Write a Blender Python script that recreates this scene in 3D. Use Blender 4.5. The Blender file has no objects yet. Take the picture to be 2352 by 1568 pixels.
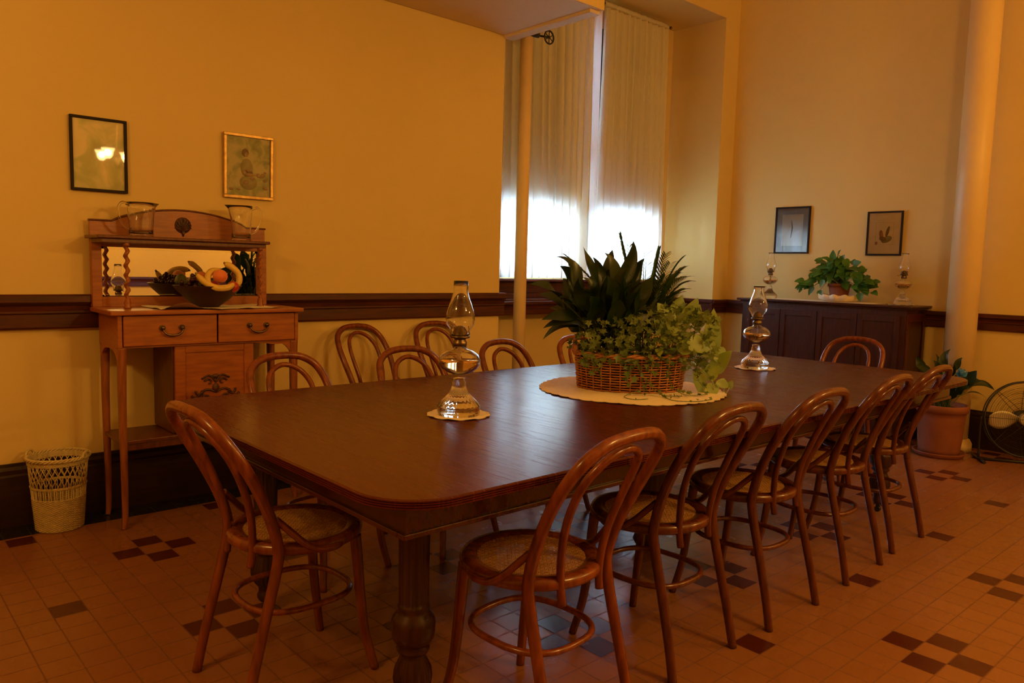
import bpy, bmesh, math, random
from mathutils import Vector, Matrix
random.seed(7)
PI = math.pi
S = bpy.context.scene
C = S.collection
rnd = random.uniform
V = Vector

# ------------------------------------------------------------------ materials
def node_mat(name):
    m = bpy.data.materials.new(name); m.use_nodes = True
    nt = m.node_tree; nt.nodes.clear()
    out = nt.nodes.new('ShaderNodeOutputMaterial')
    return m, nt, out
def N(nt, t, **k):
    n = nt.nodes.new(t)
    for a, b in k.items():
        if a.startswith('i_'): n.inputs[a[2:].replace('_', ' ')].default_value = b
        else: setattr(n, a, b)
    return n
def rgba(c): return (c[0], c[1], c[2], 1)
def principled(name, col, rough=.5, spec=.5, metal=0, noise=None, bump=None, coat=0, sheen=0, sub=0, col2=None, scale=(1,1,1), alpha=1):
    m, nt, out = node_mat(name)
    p = N(nt, 'ShaderNodeBsdfPrincipled')
    p.inputs['Roughness'].default_value = rough
    p.inputs['Specular IOR Level'].default_value = spec
    p.inputs['Metallic'].default_value = metal
    p.inputs['Coat Weight'].default_value = coat
    p.inputs['Coat Roughness'].default_value = .12
    p.inputs['Sheen Weight'].default_value = sheen
    p.inputs['Base Color'].default_value = rgba(col)
    tc = N(nt, 'ShaderNodeTexCoord'); mp = N(nt, 'ShaderNodeMapping')
    mp.inputs['Scale'].default_value = scale
    nt.links.new(tc.outputs['Object'], mp.inputs['Vector'])
    if noise:
        ns = N(nt, 'ShaderNodeTexNoise'); ns.inputs['Scale'].default_value = noise; ns.inputs['Detail'].default_value = 5
        nt.links.new(mp.outputs[0], ns.inputs['Vector'])
        mx = N(nt, 'ShaderNodeMix', data_type='RGBA')
        mx.inputs[6].default_value = rgba(col); mx.inputs[7].default_value = rgba(col2 or [c*.6 for c in col])
        r = N(nt, 'ShaderNodeMapRange'); r.inputs[1].default_value = .35; r.inputs[2].default_value = .68
        nt.links.new(ns.outputs[0], r.inputs[0]); nt.links.new(r.outputs[0], mx.inputs[0])
        nt.links.new(mx.outputs[2], p.inputs['Base Color'])
    if bump:
        n2 = N(nt, 'ShaderNodeTexNoise'); n2.inputs['Scale'].default_value = bump[0]; n2.inputs['Detail'].default_value = 3
        nt.links.new(mp.outputs[0], n2.inputs['Vector'])
        b = N(nt, 'ShaderNodeBump'); b.inputs['Strength'].default_value = bump[1]; b.inputs['Distance'].default_value = bump[2] if len(bump) > 2 else .002
        nt.links.new(n2.outputs[0], b.inputs['Height']); nt.links.new(b.outputs[0], p.inputs['Normal'])
    nt.links.new(p.outputs[0], out.inputs[0])
    return m
def wood(name, c1, c2, rough=.35, grain=(30, 2.2, 30), coat=.0, sc=3.0, spec=.5):
    return principled(name, c1, rough, spec, noise=sc, col2=c2, scale=grain, coat=coat, bump=(6, .15, .001))
def glass_mat(name, rough=.0, tint=(1,1,1), ior=1.5):
    m, nt, out = node_mat(name)
    g = N(nt, 'ShaderNodeBsdfGlass'); g.inputs['Roughness'].default_value = rough; g.inputs['IOR'].default_value = ior
    g.inputs['Color'].default_value = rgba(tint)
    nt.links.new(g.outputs[0], out.inputs[0]); return m
def pane_mat(name, refl=.08, rough=.02):
    m, nt, out = node_mat(name)
    t = N(nt, 'ShaderNodeBsdfTransparent'); g = N(nt, 'ShaderNodeBsdfGlossy'); g.inputs['Roughness'].default_value = rough
    f = N(nt, 'ShaderNodeFresnel'); f.inputs['IOR'].default_value = 1.5
    mx = N(nt, 'ShaderNodeMixShader'); nt.links.new(f.outputs[0], mx.inputs[0])
    nt.links.new(t.outputs[0], mx.inputs[1]); nt.links.new(g.outputs[0], mx.inputs[2]); nt.links.new(mx.outputs[0], out.inputs[0])
    return m
def emit_mat(name, col, s):
    m, nt, out = node_mat(name)
    e = N(nt, 'ShaderNodeEmission'); e.inputs[0].default_value = rgba(col); e.inputs[1].default_value = s
    nt.links.new(e.outputs[0], out.inputs[0]); return m
def leaf_mat(name, c1, c2, rough=.35, trans=.25, nscale=9):
    m, nt, out = node_mat(name)
    p = N(nt, 'ShaderNodeBsdfPrincipled'); p.inputs['Roughness'].default_value = rough
    t = N(nt, 'ShaderNodeBsdfTranslucent'); t.inputs[0].default_value = rgba([min(1, c*1.3) for c in c1])
    tc = N(nt, 'ShaderNodeTexCoord'); ns = N(nt, 'ShaderNodeTexNoise'); ns.inputs['Scale'].default_value = nscale
    nt.links.new(tc.outputs['Object'], ns.inputs['Vector'])
    mx = N(nt, 'ShaderNodeMix', data_type='RGBA'); mx.inputs[6].default_value = rgba(c1); mx.inputs[7].default_value = rgba(c2)
    r = N(nt, 'ShaderNodeMapRange'); r.inputs[1].default_value = .4; r.inputs[2].default_value = .6
    nt.links.new(ns.outputs[0], r.inputs[0]); nt.links.new(r.outputs[0], mx.inputs[0]); nt.links.new(mx.outputs[2], p.inputs['Base Color'])
    s = N(nt, 'ShaderNodeMixShader'); s.inputs[0].default_value = trans
    nt.links.new(p.outputs[0], s.inputs[1]); nt.links.new(t.outputs[0], s.inputs[2]); nt.links.new(s.outputs[0], out.inputs[0])
    return m

M = {}
M['wall'] = principled('wall_paint', (.72, .54, .20), .62, .3, noise=1.3, col2=(.69, .515, .185), bump=(55, .12, .002))
M['ceil'] = principled('ceiling_paint', (.74, .62, .45), .8, .2, bump=(20, .1, .003))
M['trim'] = wood('trim_wood', (.085, .016, .007), (.04, .008, .004), .33, (2, 22, 22))
M['trimB'] = wood('trim_wood_side', (.085, .016, .007), (.04, .008, .004), .33, (22, 2, 22))
M['base'] = wood('baseboard_wood', (.030, .010, .006), (.014, .005, .004), .4, (2, 22, 22))
M['table'] = wood('table_wood', (.070, .010, .003), (.034, .005, .002), .27, (26, 1.6, 10), coat=.25, spec=.5)
M['table_leg'] = wood('table_leg_wood', (.045, .010, .006), (.022, .005, .004), .28, (20, 20, 2))
M['bent'] = wood('bentwood', (.23, .052, .010), (.12, .024, .006), .27, (16, 16, 3), coat=.2)
M['bent2'] = wood('bentwood_dark', (.125, .026, .007), (.065, .013, .004), .25, (16, 16, 3), coat=.2)
M['oak'] = wood('oak', (.40, .125, .022), (.28, .08, .015), .34, (3, 22, 22))
M['oakv'] = wood('oak_upright', (.34, .11, .024), (.22, .065, .016), .34, (22, 22, 3))
M['oakd'] = wood('oak_dark', (.15, .042, .011), (.09, .024, .007), .36, (22, 22, 3))
M['carve'] = principled('carved_oak', (.10, .032, .012), .45, noise=60, col2=(.03, .010, .005), bump=(90, .8, .004))
M['sbB'] = wood('dark_cabinet_wood', (.055, .013, .008), (.028, .007, .005), .34, (22, 22, 3))
M['sbBtop'] = wood('dark_cabinet_top', (.05, .013, .008), (.028, .007, .005), .25, (22, 3, 22))
M['cane'] = principled('cane', (.52, .27, .075), .5, noise=40, col2=(.42, .20, .055))
M['brass'] = principled('dark_brass', (.22, .15, .08), .35, metal=1, noise=30, col2=(.10, .07, .04))
M['iron'] = principled('black_iron', (.012, .012, .014), .4, noise=20, col2=(.02, .018, .016))
M['pipe'] = principled('painted_pipe', (.76, .56, .26), .42, noise=3, col2=(.72, .52, .24))
M['wicker'] = principled('wicker_brown', (.52, .21, .06), .5, noise=35, col2=(.34, .12, .035))
M['wicker_w'] = principled('wicker_cream', (.62, .50, .24), .6, noise=35, col2=(.50, .40, .18))
M['lace'] = principled('lace', (.80, .68, .48), .85, noise=60, col2=(.72, .60, .40), bump=(160, .7, .002), sheen=.2)
M['linen'] = principled('linen', (.85, .78, .62), .85, noise=20, col2=(.80, .72, .56), bump=(120, .4, .002))
M['terra'] = principled('terracotta', (.25, .075, .03), .7, noise=8, col2=(.20, .06, .024), bump=(40, .3, .002))
M['soil'] = principled('soil', (.03, .02, .012), .95, noise=60, col2=(.015, .01, .006), bump=(50, 1, .01))
M['glass'] = glass_mat('clear_glass')
M['oil'] = glass_mat('lamp_oil', 0, (.95, .80, .55), 1.44)
M['wick'] = principled('wick', (.75, .50, .28), .9, noise=50)
M['mirror'] = principled('mirror', (.92, .93, .90), .01, metal=1, noise=.5, col2=(.90, .92, .89))
M['frame_k'] = principled('black_frame', (.012, .008, .008), .6, .25, noise=20, col2=(.02, .010, .008))
M['frame_g'] = principled('gilt_frame', (.62, .40, .13), .35, metal=.7, noise=40, col2=(.40, .24, .08))
M['pane'] = pane_mat('picture_glass')
M['winglass'] = pane_mat('window_glass')
M['shade'] = principled('roller_shade', (.010, .055, .040), .7, noise=30, col2=(.008, .045, .034))
M['fan_blade'] = principled('fan_blade', (.62, .55, .38), .35, metal=.3, noise=3, col2=(.55, .48, .33))
M['ban'] = principled('banana_skin', (.78, .55, .12), .45, noise=14, col2=(.66, .45, .09))
M['banstem'] = principled('banana_stem', (.30, .24, .06), .6, noise=30)
M['peach'] = principled('peach_skin', (.80, .28, .08), .6, noise=9, col2=(.72, .16, .05), sheen=.3)
M['apple'] = principled('apple_skin', (.52, .06, .025), .3, noise=12, col2=(.40, .03, .02))
M['grape'] = principled('grape_skin', (.05, .008, .014), .35, noise=20, col2=(.03, .006, .012))
M['pear'] = principled('pear_skin', (.20, .22, .06), .5, noise=25, col2=(.13, .15, .05))
M['bowl'] = wood('bowl_wood', (.040, .006, .003), (.022, .004, .002), .42, (8, 8, 20), spec=.3)
M['blue'] = principled('blue_ribbon', (.05, .22, .65), .3, noise=30, col2=(.03, .13, .45))
M['stem'] = principled('stem_green', (.10, .16, .03), .5, noise=20, col2=(.06, .10, .02))
M['stem2'] = principled('vine_green', (.32, .34, .08), .5, noise=20, col2=(.22, .26, .06))
M['lily'] = leaf_mat('peace_lily_leaf', (.009, .026, .005), (.020, .038, .006), .33, .10)
M['pothos'] = leaf_mat('pothos_leaf', (.33, .40, .07), (.24, .33, .05), .4, .3)
M['pothosd'] = leaf_mat('pothos_leaf_dark', (.05, .16, .025), (.09, .24, .03), .3, .25)
M['ivy'] = leaf_mat('ivy_leaf', (.085, .135, .022), (.13, .17, .03), .45, .2)
M['palm'] = leaf_mat('palm_leaf', (.035, .085, .018), (.055, .11, .02), .4, .2)
M['tulip'] = None

def curtain_mat():
    m, nt, out = node_mat('curtain_cloth')
    d = N(nt, 'ShaderNodeBsdfDiffuse'); d.inputs[0].default_value = (.88, .82, .66, 1)
    t = N(nt, 'ShaderNodeBsdfTranslucent'); t.inputs[0].default_value = (.80, .82, .80, 1)
    tr = N(nt, 'ShaderNodeBsdfTransparent'); tr.inputs[0].default_value = (.9, .92, .95, 1)
    a = N(nt, 'ShaderNodeMixShader'); a.inputs[0].default_value = .34
    b = N(nt, 'ShaderNodeMixShader'); b.inputs[0].default_value = .06
    tc = N(nt, 'ShaderNodeTexCoord'); mp = N(nt, 'ShaderNodeMapping'); mp.inputs['Scale'].default_value = (160, 160, 8)
    ns = N(nt, 'ShaderNodeTexNoise'); ns.inputs['Scale'].default_value = 1.5
    bp = N(nt, 'ShaderNodeBump'); bp.inputs['Strength'].default_value = .25; bp.inputs['Distance'].default_value = .002
    nt.links.new(tc.outputs['Object'], mp.inputs[0]); nt.links.new(mp.outputs[0], ns.inputs['Vector']); nt.links.new(ns.outputs[0], bp.inputs['Height'])
    nt.links.new(bp.outputs[0], d.inputs['Normal'])
    nt.links.new(d.outputs[0], a.inputs[1]); nt.links.new(t.outputs[0], a.inputs[2])
    nt.links.new(a.outputs[0], b.inputs[1]); nt.links.new(tr.outputs[0], b.inputs[2]); nt.links.new(b.outputs[0], out.inputs[0])
    return m
M['curtain'] = curtain_mat()
def tulip_mat():
    m, nt, out = node_mat('tulip_shade_glass')
    e = N(nt, 'ShaderNodeEmission'); e.inputs[0].default_value = (1, .62, .22, 1); e.inputs[1].default_value = 22
    t = N(nt, 'ShaderNodeBsdfTransparent'); a = N(nt, 'ShaderNodeMixShader'); a.inputs[0].default_value = .7
    nt.links.new(e.outputs[0], a.inputs[1]); nt.links.new(t.outputs[0], a.inputs[2]); nt.links.new(a.outputs[0], out.inputs[0]); return m
M['tulip'] = tulip_mat()

# tile floor: 0.1093 m tiles, red diamonds of four and single red tiles on an 8-tile repeat
T = .1093; OX = 2.753; OY = .9423
def floor_mat():
    m, nt, out = node_mat('clay_tile_floor')
    L = nt.links.new
    def mth(op, a, b=None, c=None):
        n = N(nt, 'ShaderNodeMath', operation=op)
        for i, v in enumerate((a, b, c)):
            if v is None: continue
            if isinstance(v, (int, float)): n.inputs[i].default_value = v
            else: L(v, n.inputs[i])
        return n.outputs[0]
    tc = N(nt, 'ShaderNodeTexCoord'); sp = N(nt, 'ShaderNodeSeparateXYZ'); L(tc.outputs['Object'], sp.inputs[0])
    u = mth('DIVIDE', mth('SUBTRACT', sp.outputs[0], OX), T); v = mth('DIVIDE', mth('SUBTRACT', sp.outputs[1], OY), T)
    i = mth('FLOOR', u); j = mth('FLOOR', v); fu = mth('FRACT', u); fv = mth('FRACT', v)
    a = mth('FLOORED_MODULO', mth('ADD', i, 80), 8); b = mth('FLOORED_MODULO', mth('ADD', j, 81), 8)
    def eq(x, k): return mth('COMPARE', x, k, .25)
    terms = [(0, 1), (1, 0), (7, 0), (0, 7), (4, 4)]
    s = None
    for p, q in terms:
        t = mth('MULTIPLY', eq(a, p), eq(b, q)); s = t if s is None else mth('ADD', s, t)
    g = .022
    edge = mth('MINIMUM', mth('MINIMUM', fu, mth('SUBTRACT', 1, fu)), mth('MINIMUM', fv, mth('SUBTRACT', 1, fv)))
    grout = mth('LESS_THAN', edge, g)
    # slate border by the left wall
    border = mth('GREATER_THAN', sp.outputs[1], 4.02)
    cx = N(nt, 'ShaderNodeCombineXYZ'); L(i, cx.inputs[0]); L(j, cx.inputs[1])
    wn = N(nt, 'ShaderNodeTexWhiteNoise', noise_dimensions='3D'); L(cx.outputs[0], wn.inputs[0])
    ns = N(nt, 'ShaderNodeTexNoise'); ns.inputs['Scale'].default_value = 9; ns.inputs['Detail'].default_value = 6; L(tc.outputs['Object'], ns.inputs['Vector'])
    def mix(f, c1, c2):
        n = N(nt, 'ShaderNodeMix', data_type='RGBA')
        if isinstance(f, (int, float)): n.inputs[0].default_value = f
        else: L(f, n.inputs[0])
        for k, c in ((6, c1), (7, c2)):
            if isinstance(c, tuple): n.inputs[k].default_value = rgba(c)
            else: L(c, n.inputs[k])
        return n.outputs[2]
    tan = mix(mth('MULTIPLY', wn.outputs[0], .6), (.31, .125, .040), (.27, .105, .034))
    tan = mix(mth('MULTIPLY', ns.outputs[0], .5), tan, (.23, .088, .028))
    red = mix(ns.outputs[0], (.085, .014, .006), (.065, .011, .005))
    col = mix(s, tan, red)
    col = mix(mth('MULTIPLY', grout, .75), col, (.15, .058, .02))
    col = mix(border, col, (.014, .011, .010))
    p = N(nt, 'ShaderNodeBsdfPrincipled'); L(col, p.inputs['Base Color'])
    L(mth('ADD', mth('MULTIPLY', ns.outputs[0], .16), mth('ADD', .17, mth('MULTIPLY', grout, .4))), p.inputs['Roughness'])
    bp = N(nt, 'ShaderNodeBump'); bp.inputs['Strength'].default_value = .5; bp.inputs['Distance'].default_value = .0015
    h = mth('SUBTRACT', mth('ADD', mth('MULTIPLY', wn.outputs[0], .5), mth('MULTIPLY', ns.outputs[0], .4)), mth('MULTIPLY', grout, 1.0))
    L(h, bp.inputs['Height']); L(bp.outputs[0], p.inputs['Normal'])
    L(p.outputs[0], out.inputs[0]); return m
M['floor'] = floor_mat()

# ------------------------------------------------------------------ mesh helpers
def link(o, parent=None):
    C.objects.link(o)
    if parent is not None: o.parent = parent
    return o
def catmull(pts, n=6, closed=False):
    P = [V(p) for p in pts]; out = []
    m = len(P)
    rng = range(m) if closed else range(m-1)
    for i in rng:
        if closed: p0, p1, p2, p3 = P[(i-1) % m], P[i], P[(i+1) % m], P[(i+2) % m]
        else: p0, p1, p2, p3 = P[max(i-1, 0)], P[i], P[i+1], P[min(i+2, m-1)]
        for k in range(n):
            t = k/n
            out.append(.5*((2*p1)+(p2-p0)*t+(2*p0-5*p1+4*p2-p3)*t*t+(3*p1-p0-3*p2+p3)*t**3))
    if not closed: out.append(P[-1])
    return out
class MB:
    def __init__(s): s.bm = bmesh.new(); s.mats = []; s.cur = 0
    def mat(s, m):
        if m not in s.mats: s.mats.append(m)
        s.cur = s.mats.index(m); return s
    def face(s, vs, smooth=False):
        try:
            f = s.bm.faces.new(vs); f.smooth = smooth; f.material_index = s.cur; return f
        except ValueError: return None
    def box(s, x0, x1, y0, y1, z0, z1, bev=0, mtx=None):
        b = bmesh.new()
        vs = [b.verts.new((x, y, z)) for x in (x0, x1) for y in (y0, y1) for z in (z0, z1)]
        for f in ((0,1,3,2),(4,6,7,5),(0,4,5,1),(2,3,7,6),(0,2,6,4),(1,5,7,3)): b.faces.new([vs[i] for i in f])
        bmesh.ops.recalc_face_normals(b, faces=b.faces)
        if bev: bmesh.ops.bevel(b, geom=list(b.edges), offset=bev, segments=2, affect='EDGES', profile=.5)
        s.merge(b, mtx); return s
    def merge(s, b, mtx=None, smooth=None):
        mp = {}
        for v in b.verts: mp[v] = s.bm.verts.new(mtx @ v.co if mtx else v.co)
        for f in b.faces:
            g = s.face([mp[v] for v in f.verts], f.smooth if smooth is None else smooth)
        b.free()
    def tube(s, pts, r, seg=8, closed=False, cap=True, flat=None):
        n = len(pts); P = [V(p) for p in pts]
        R = r if callable(r) else (lambda t: r)
        rings = []; up = None
        for i, p in enumerate(P):
            if closed: t = (P[(i+1) % n]-P[i-1])
            else: t = P[min(i+1, n-1)]-P[max(i-1, 0)]
            if t.length < 1e-9: t = V((0, 0, 1))
            t.normalize()
            if up is None:
                up = t.orthogonal().normalized()
                if flat is not None: up = (V(flat)-t*V(flat).dot(t)).normalized()
            else:
                if flat is not None: up = (V(flat)-t*V(flat).dot(t))
                else: up = (up-t*up.dot(t))
                up = up.normalized() if up.length > 1e-6 else t.orthogonal().normalized()
            w = t.cross(up)
            rr = R(i/max(1, n-1)); ra, rb = rr if isinstance(rr, tuple) else (rr, rr)
            rings.append([s.bm.verts.new(p+up*ra*math.cos(2*PI*k/seg)+w*rb*math.sin(2*PI*k/seg)) for k in range(seg)])
        for i in range(n if closed else n-1):
            A, B = rings[i], rings[(i+1) % n]
            for k in range(seg): s.face([A[k], A[(k+1) % seg], B[(k+1) % seg], B[k]], True)
        if cap and not closed: s.face(rings[0][::-1], False); s.face(rings[-1], False)
        return s
    def lathe(s, prof, c=(0, 0, 0), seg=24, flute=None, closed=False, a0=0, smooth=True, mtx=None, sx=1, sy=1):
        # prof list of (r,z); flute(r,z,ang)->r
        rings = []
        for r, z in prof:
            if r < 1e-6: rings.append([s.bm.verts.new(V((c[0], c[1], c[2]+z)) if not mtx else mtx @ V((0, 0, z)))]); continue
            ring = []
            for k in range(seg):
                a = a0+2*PI*k/seg; rr = flute(r, z, a) if flute else r
                q = V((c[0]+sx*rr*math.cos(a), c[1]+sy*rr*math.sin(a), c[2]+z))
                ring.append(s.bm.verts.new(mtx @ q if mtx else q))
            rings.append(ring)
        m = len(rings)
        for i in range(m if closed else m-1):
            A, B = rings[i], rings[(i+1) % m]
            if len(A) == 1 and len(B) == 1: continue
            for k in range(seg):
                k2 = (k+1) % seg
                if len(A) == 1: s.face([A[0], B[k2], B[k]][::-1], smooth)
                elif len(B) == 1: s.face([A[k], A[k2], B[0]], smooth)
                else: s.face([A[k], A[k2], B[k2], B[k]], smooth)
        if not closed:
            if len(rings[0]) > 1 and s.capends: s.face(rings[0][::-1], False)
            if len(rings[-1]) > 1 and s.capends: s.face(rings[-1], False)
        return s
    capends = True
    def prism(s, pts, axis, a, b, bev=0, smooth=False):
        # polygon pts (2D) extruded along axis from a to b
        bb = bmesh.new()
        def mk(p, t): return {'x': (t, p[0], p[1]), 'y': (p[0], t, p[1]), 'z': (p[0], p[1], t)}[axis]
        A = [bb.verts.new(mk(p, a)) for p in pts]; B = [bb.verts.new(mk(p, b)) for p in pts]
        n = len(pts)
        bb.faces.new(A[::-1]); bb.faces.new(B)
        for i in range(n): bb.faces.new([A[i], A[(i+1) % n], B[(i+1) % n], B[i]])
        bmesh.ops.recalc_face_normals(bb, faces=bb.faces)
        if bev: bmesh.ops.bevel(bb, geom=[e for e in bb.edges], offset=bev, segments=2, affect='EDGES')
        s.merge(bb); return s
    def sphere(s, c, r, seg=14, sq=(1, 1, 1), mtx=None):
        b = bmesh.new(); bmesh.ops.create_uvsphere(b, u_segments=seg, v_segments=max(6, seg*2//3), radius=r)
        for v in b.verts: v.co = V((v.co.x*sq[0], v.co.y*sq[1], v.co.z*sq[2]))
        if mtx:
            for v in b.verts: v.co = mtx @ v.co
        for v in b.verts: v.co += V(c)
        s.merge(b, smooth=True); return s
    def build(s, name, m=None, parent=None, recalc=True):
        if recalc: bmesh.ops.recalc_face_normals(s.bm, faces=s.bm.faces)
        me = bpy.data.meshes.new(name); s.bm.to_mesh(me); s.bm.free()
        for mm in s.mats: me.materials.append(mm)
        if m is not None and not s.mats: me.materials.append(m)
        o = bpy.data.objects.new(name, me); return link(o, parent)
def tag(o, label, cat, group=None, kind=None):
    o['label'] = label; o['category'] = cat
    if group: o['group'] = group
    if kind: o['kind'] = kind
    return o
def empty(name, loc, label, cat, rz=0, group=None):
    o = bpy.data.objects.new(name, None); o.empty_display_size = .05; link(o)
    o.location = loc; o.rotation_euler = (0, 0, rz); return tag(o, label, cat, group)
def struct(o): o['kind'] = 'structure'; return o
def copy_tree(o, parent=None):
    c = o.copy(); C.objects.link(c); c.parent = parent
    for ch in [x for x in list(C.objects) if x.parent == o]: copy_tree(ch, c)
    return c

# ------------------------------------------------------------------ room
YA = 4.22; XB = 6.55; XE = 3.67; XN = 6.32; YF = 4.17; YW = 4.76; ZN = 3.62; ZC = 4.6; XL = -3.4; YR = -2.7
struct(MB().box(XL-.2, 7.2, YR-.2, 5.2, -.1, 0).build('floor', M['floor']))
struct(MB().box(XL-.2, 7.2, YR-.2, 5.2, ZC, ZC+.1).build('ceiling', M['ceil']))
w = MB().box(XL-.2, XE, YA, YW+.25, 0, ZC); struct(w.build('wall_left', M['wall']))
# window wall with two openings and the niche ceiling above
W1 = (3.98, 4.88); W2 = (5.10, 5.98); ZS = 1.21; ZT = 3.42
w = MB()
w.box(XE, W1[0], YW, YW+.25, 0, ZN); w.box(W1[1], W2[0], YW, YW+.25, 0, ZN); w.box(W2[1], XN, YW, YW+.25, 0, ZN)
for a, b in (W1, W2): w.box(a, b, YW, YW+.25, 0, ZS); w.box(a, b, YW, YW+.25, ZT, ZN)
struct(w.build('wall_window', M['wall']))
struct(MB().box(XE, XN, YF, YW+.25, ZN, ZC, 0).build('ceiling_niche', M['wall']))
struct(MB().box(XN, XB+.2, YF, YW+.25, 0, ZC, 0).build('wall_corner', M['wall']))
struct(MB().box(XB, XB+.2, YR-.2, YF, 0, ZC).build('wall_right', M['wall']))
struct(MB().box(XL-.2, XL, YR, YA, 0, ZC).build('wall_back', M['wall']))
struct(MB().box(XL-.2, XB, YR-.2, YR, 0, ZC).build('wall_front', M['wall']))
# lowered ceiling box over the left wall
struct(MB().box(.6, 3.735, 3.37, YA, 2.905, ZC, .008).build('ceiling_soffit', M['ceil']))
struct(MB().box(3.655, 3.745, 3.40, YA, 2.885, 2.907, .004).build('trim_5', M['ceil']))
struct(MB().box(.592, 3.742, 3.362, 3.369, 2.905, ZC, .0).build('trim_6', M['wall']))

def rail_profile(z0, z1, d):   # (depth, z)
    h = z1-z0
    return [(0, z0), (d*.45, z0), (d*.5, z0+h*.05), (d*.5, z0+h*.42), (d*.62, z0+h*.46), (d*.62, z0+h*.52), (d*.5, z0+h*.56),
            (d*.55, z0+h*.66), (d*.8, z0+h*.72), (d, z0+h*.78), (d, z0+h*.96), (d*.9, z1), (0, z1)]
pr = rail_profile(.935, 1.10, .055)
struct(MB().prism([(YA-d, z) for d, z in pr], 'x', XL, XE+.03).build('trim_1', M['trim']))
pr2 = rail_profile(.905, 1.03, .05)
struct(MB().prism([(XB-d, z) for d, z in pr2], 'y', YR, YF).build('trim_2', M['trimB']))
w = MB().prism([(YF-d, z) for d, z in pr2], 'x', XN-.04, XB)
w.prism([(XN-d, z) for d, z in pr2], 'y', YF-.03, YW)
struct(w.build('trim_3', M['trim']))
w = MB().prism([(YW-.17-d, z) for d, z in rail_profile(.905, 1.015, .045)], 'x', XE, XN)
w.box(XE, XN, YW-.20, YW, 1.0, 1.03, .006)
w.box(XE, XN, YW-.035, YW, 1.03, 1.075, .004)
w.box(W1[0]-.25, W2[1]+.2, YW-.04, YW, 1.075, 1.17, .006)
w.box(W1[0]-.27, W2[1]+.22, YW-.10, YW, 1.17, 1.195, .006)
w.box(XE, XN, YW-.17, YW, .905, 1.0)
struct(w.build('trim_4', M['trim']))
# front and back walls: rail seen in the mirror
struct(MB().prism([(YR+d, z) for d, z in pr2], 'x', XL, XB).build('trim_7', M['trim']))
struct(MB().prism([(XL+d, z) for d, z in pr2], 'y', YR, YA).build('trim_8', M['trimB']))
def base_prof(h, d): return [(0, 0), (d, 0), (d, h*.8), (d*.75, h*.83), (d*.8, h*.9), (d*.5, h*.95), (d*.45, h), (0, h)]
struct(MB().prism([(YA-d, z) for d, z in base_prof(.30, .028)], 'x', XL, XE).build('baseboard_left', M['base']))
struct(MB().prism([(XB-d, z) for d, z in base_prof(.29, .028)], 'y', YR, YF).build('baseboard_right', M['base']))
w = MB().prism([(YW-d, z) for d, z in base_prof(.29, .028)], 'x', XE, XN)
w.prism([(XN-d, z) for d, z in base_prof(.29, .028)], 'y', YF, YW)
w.prism([(YF-d, z) for d, z in base_prof(.29, .028)], 'x', XN, XB)
struct(w.build('baseboard_niche', M['base']))
struct(MB().prism([(YR+d, z) for d, z in base_prof(.29, .028)], 'x', XL, XB).build('baseboard_front', M['base']))
# windows
for k, (a, b) in enumerate((W1, W2)):
    w = MB(); y0, y1 = YW+.03, YW+.09
    w.box(a, a+.045, y0, y1, ZS, ZT, .004).box(b-.045, b, y0, y1, ZS, ZT, .004)
    w.box(a+.045, b-.045, y0, y1, ZS, ZS+.06, .004).box(a+.045, b-.045, y0, y1, ZT-.06, ZT, .004)
    w.box(a+.045, b-.045, y0, y1, 2.29, 2.34, .004)
    o = struct(w.build('window_%d' % (k+1), M['trim']))
    g = MB().box(a+.045, b-.045, YW+.055, YW+.061, ZS+.06, 2.29).box(a+.045, b-.045, YW+.055, YW+.061, 2.34, ZT-.06).build('window_pane', M['winglass'], o)
    x0 = a+.01 if k == 0 else a+.051
    s = MB().box(x0, b-.01, YW+.004, YW+.008, 1.79, ZT).box(x0, b-.01, YW, YW+.014, 1.775, 1.792, .003).tube([(a+.01, YW+.015, ZT-.03), (b-.01, YW+.015, ZT-.03)], .022)
    s = s.build('roller_shade', M['shade'])
    tag(s, ('dark green roller shade half drawn behind the left window curtains', 'dark green roller shade seen through the curtain gap at the right window')[k], 'roller shade', 'roller shades in the windows')
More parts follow.
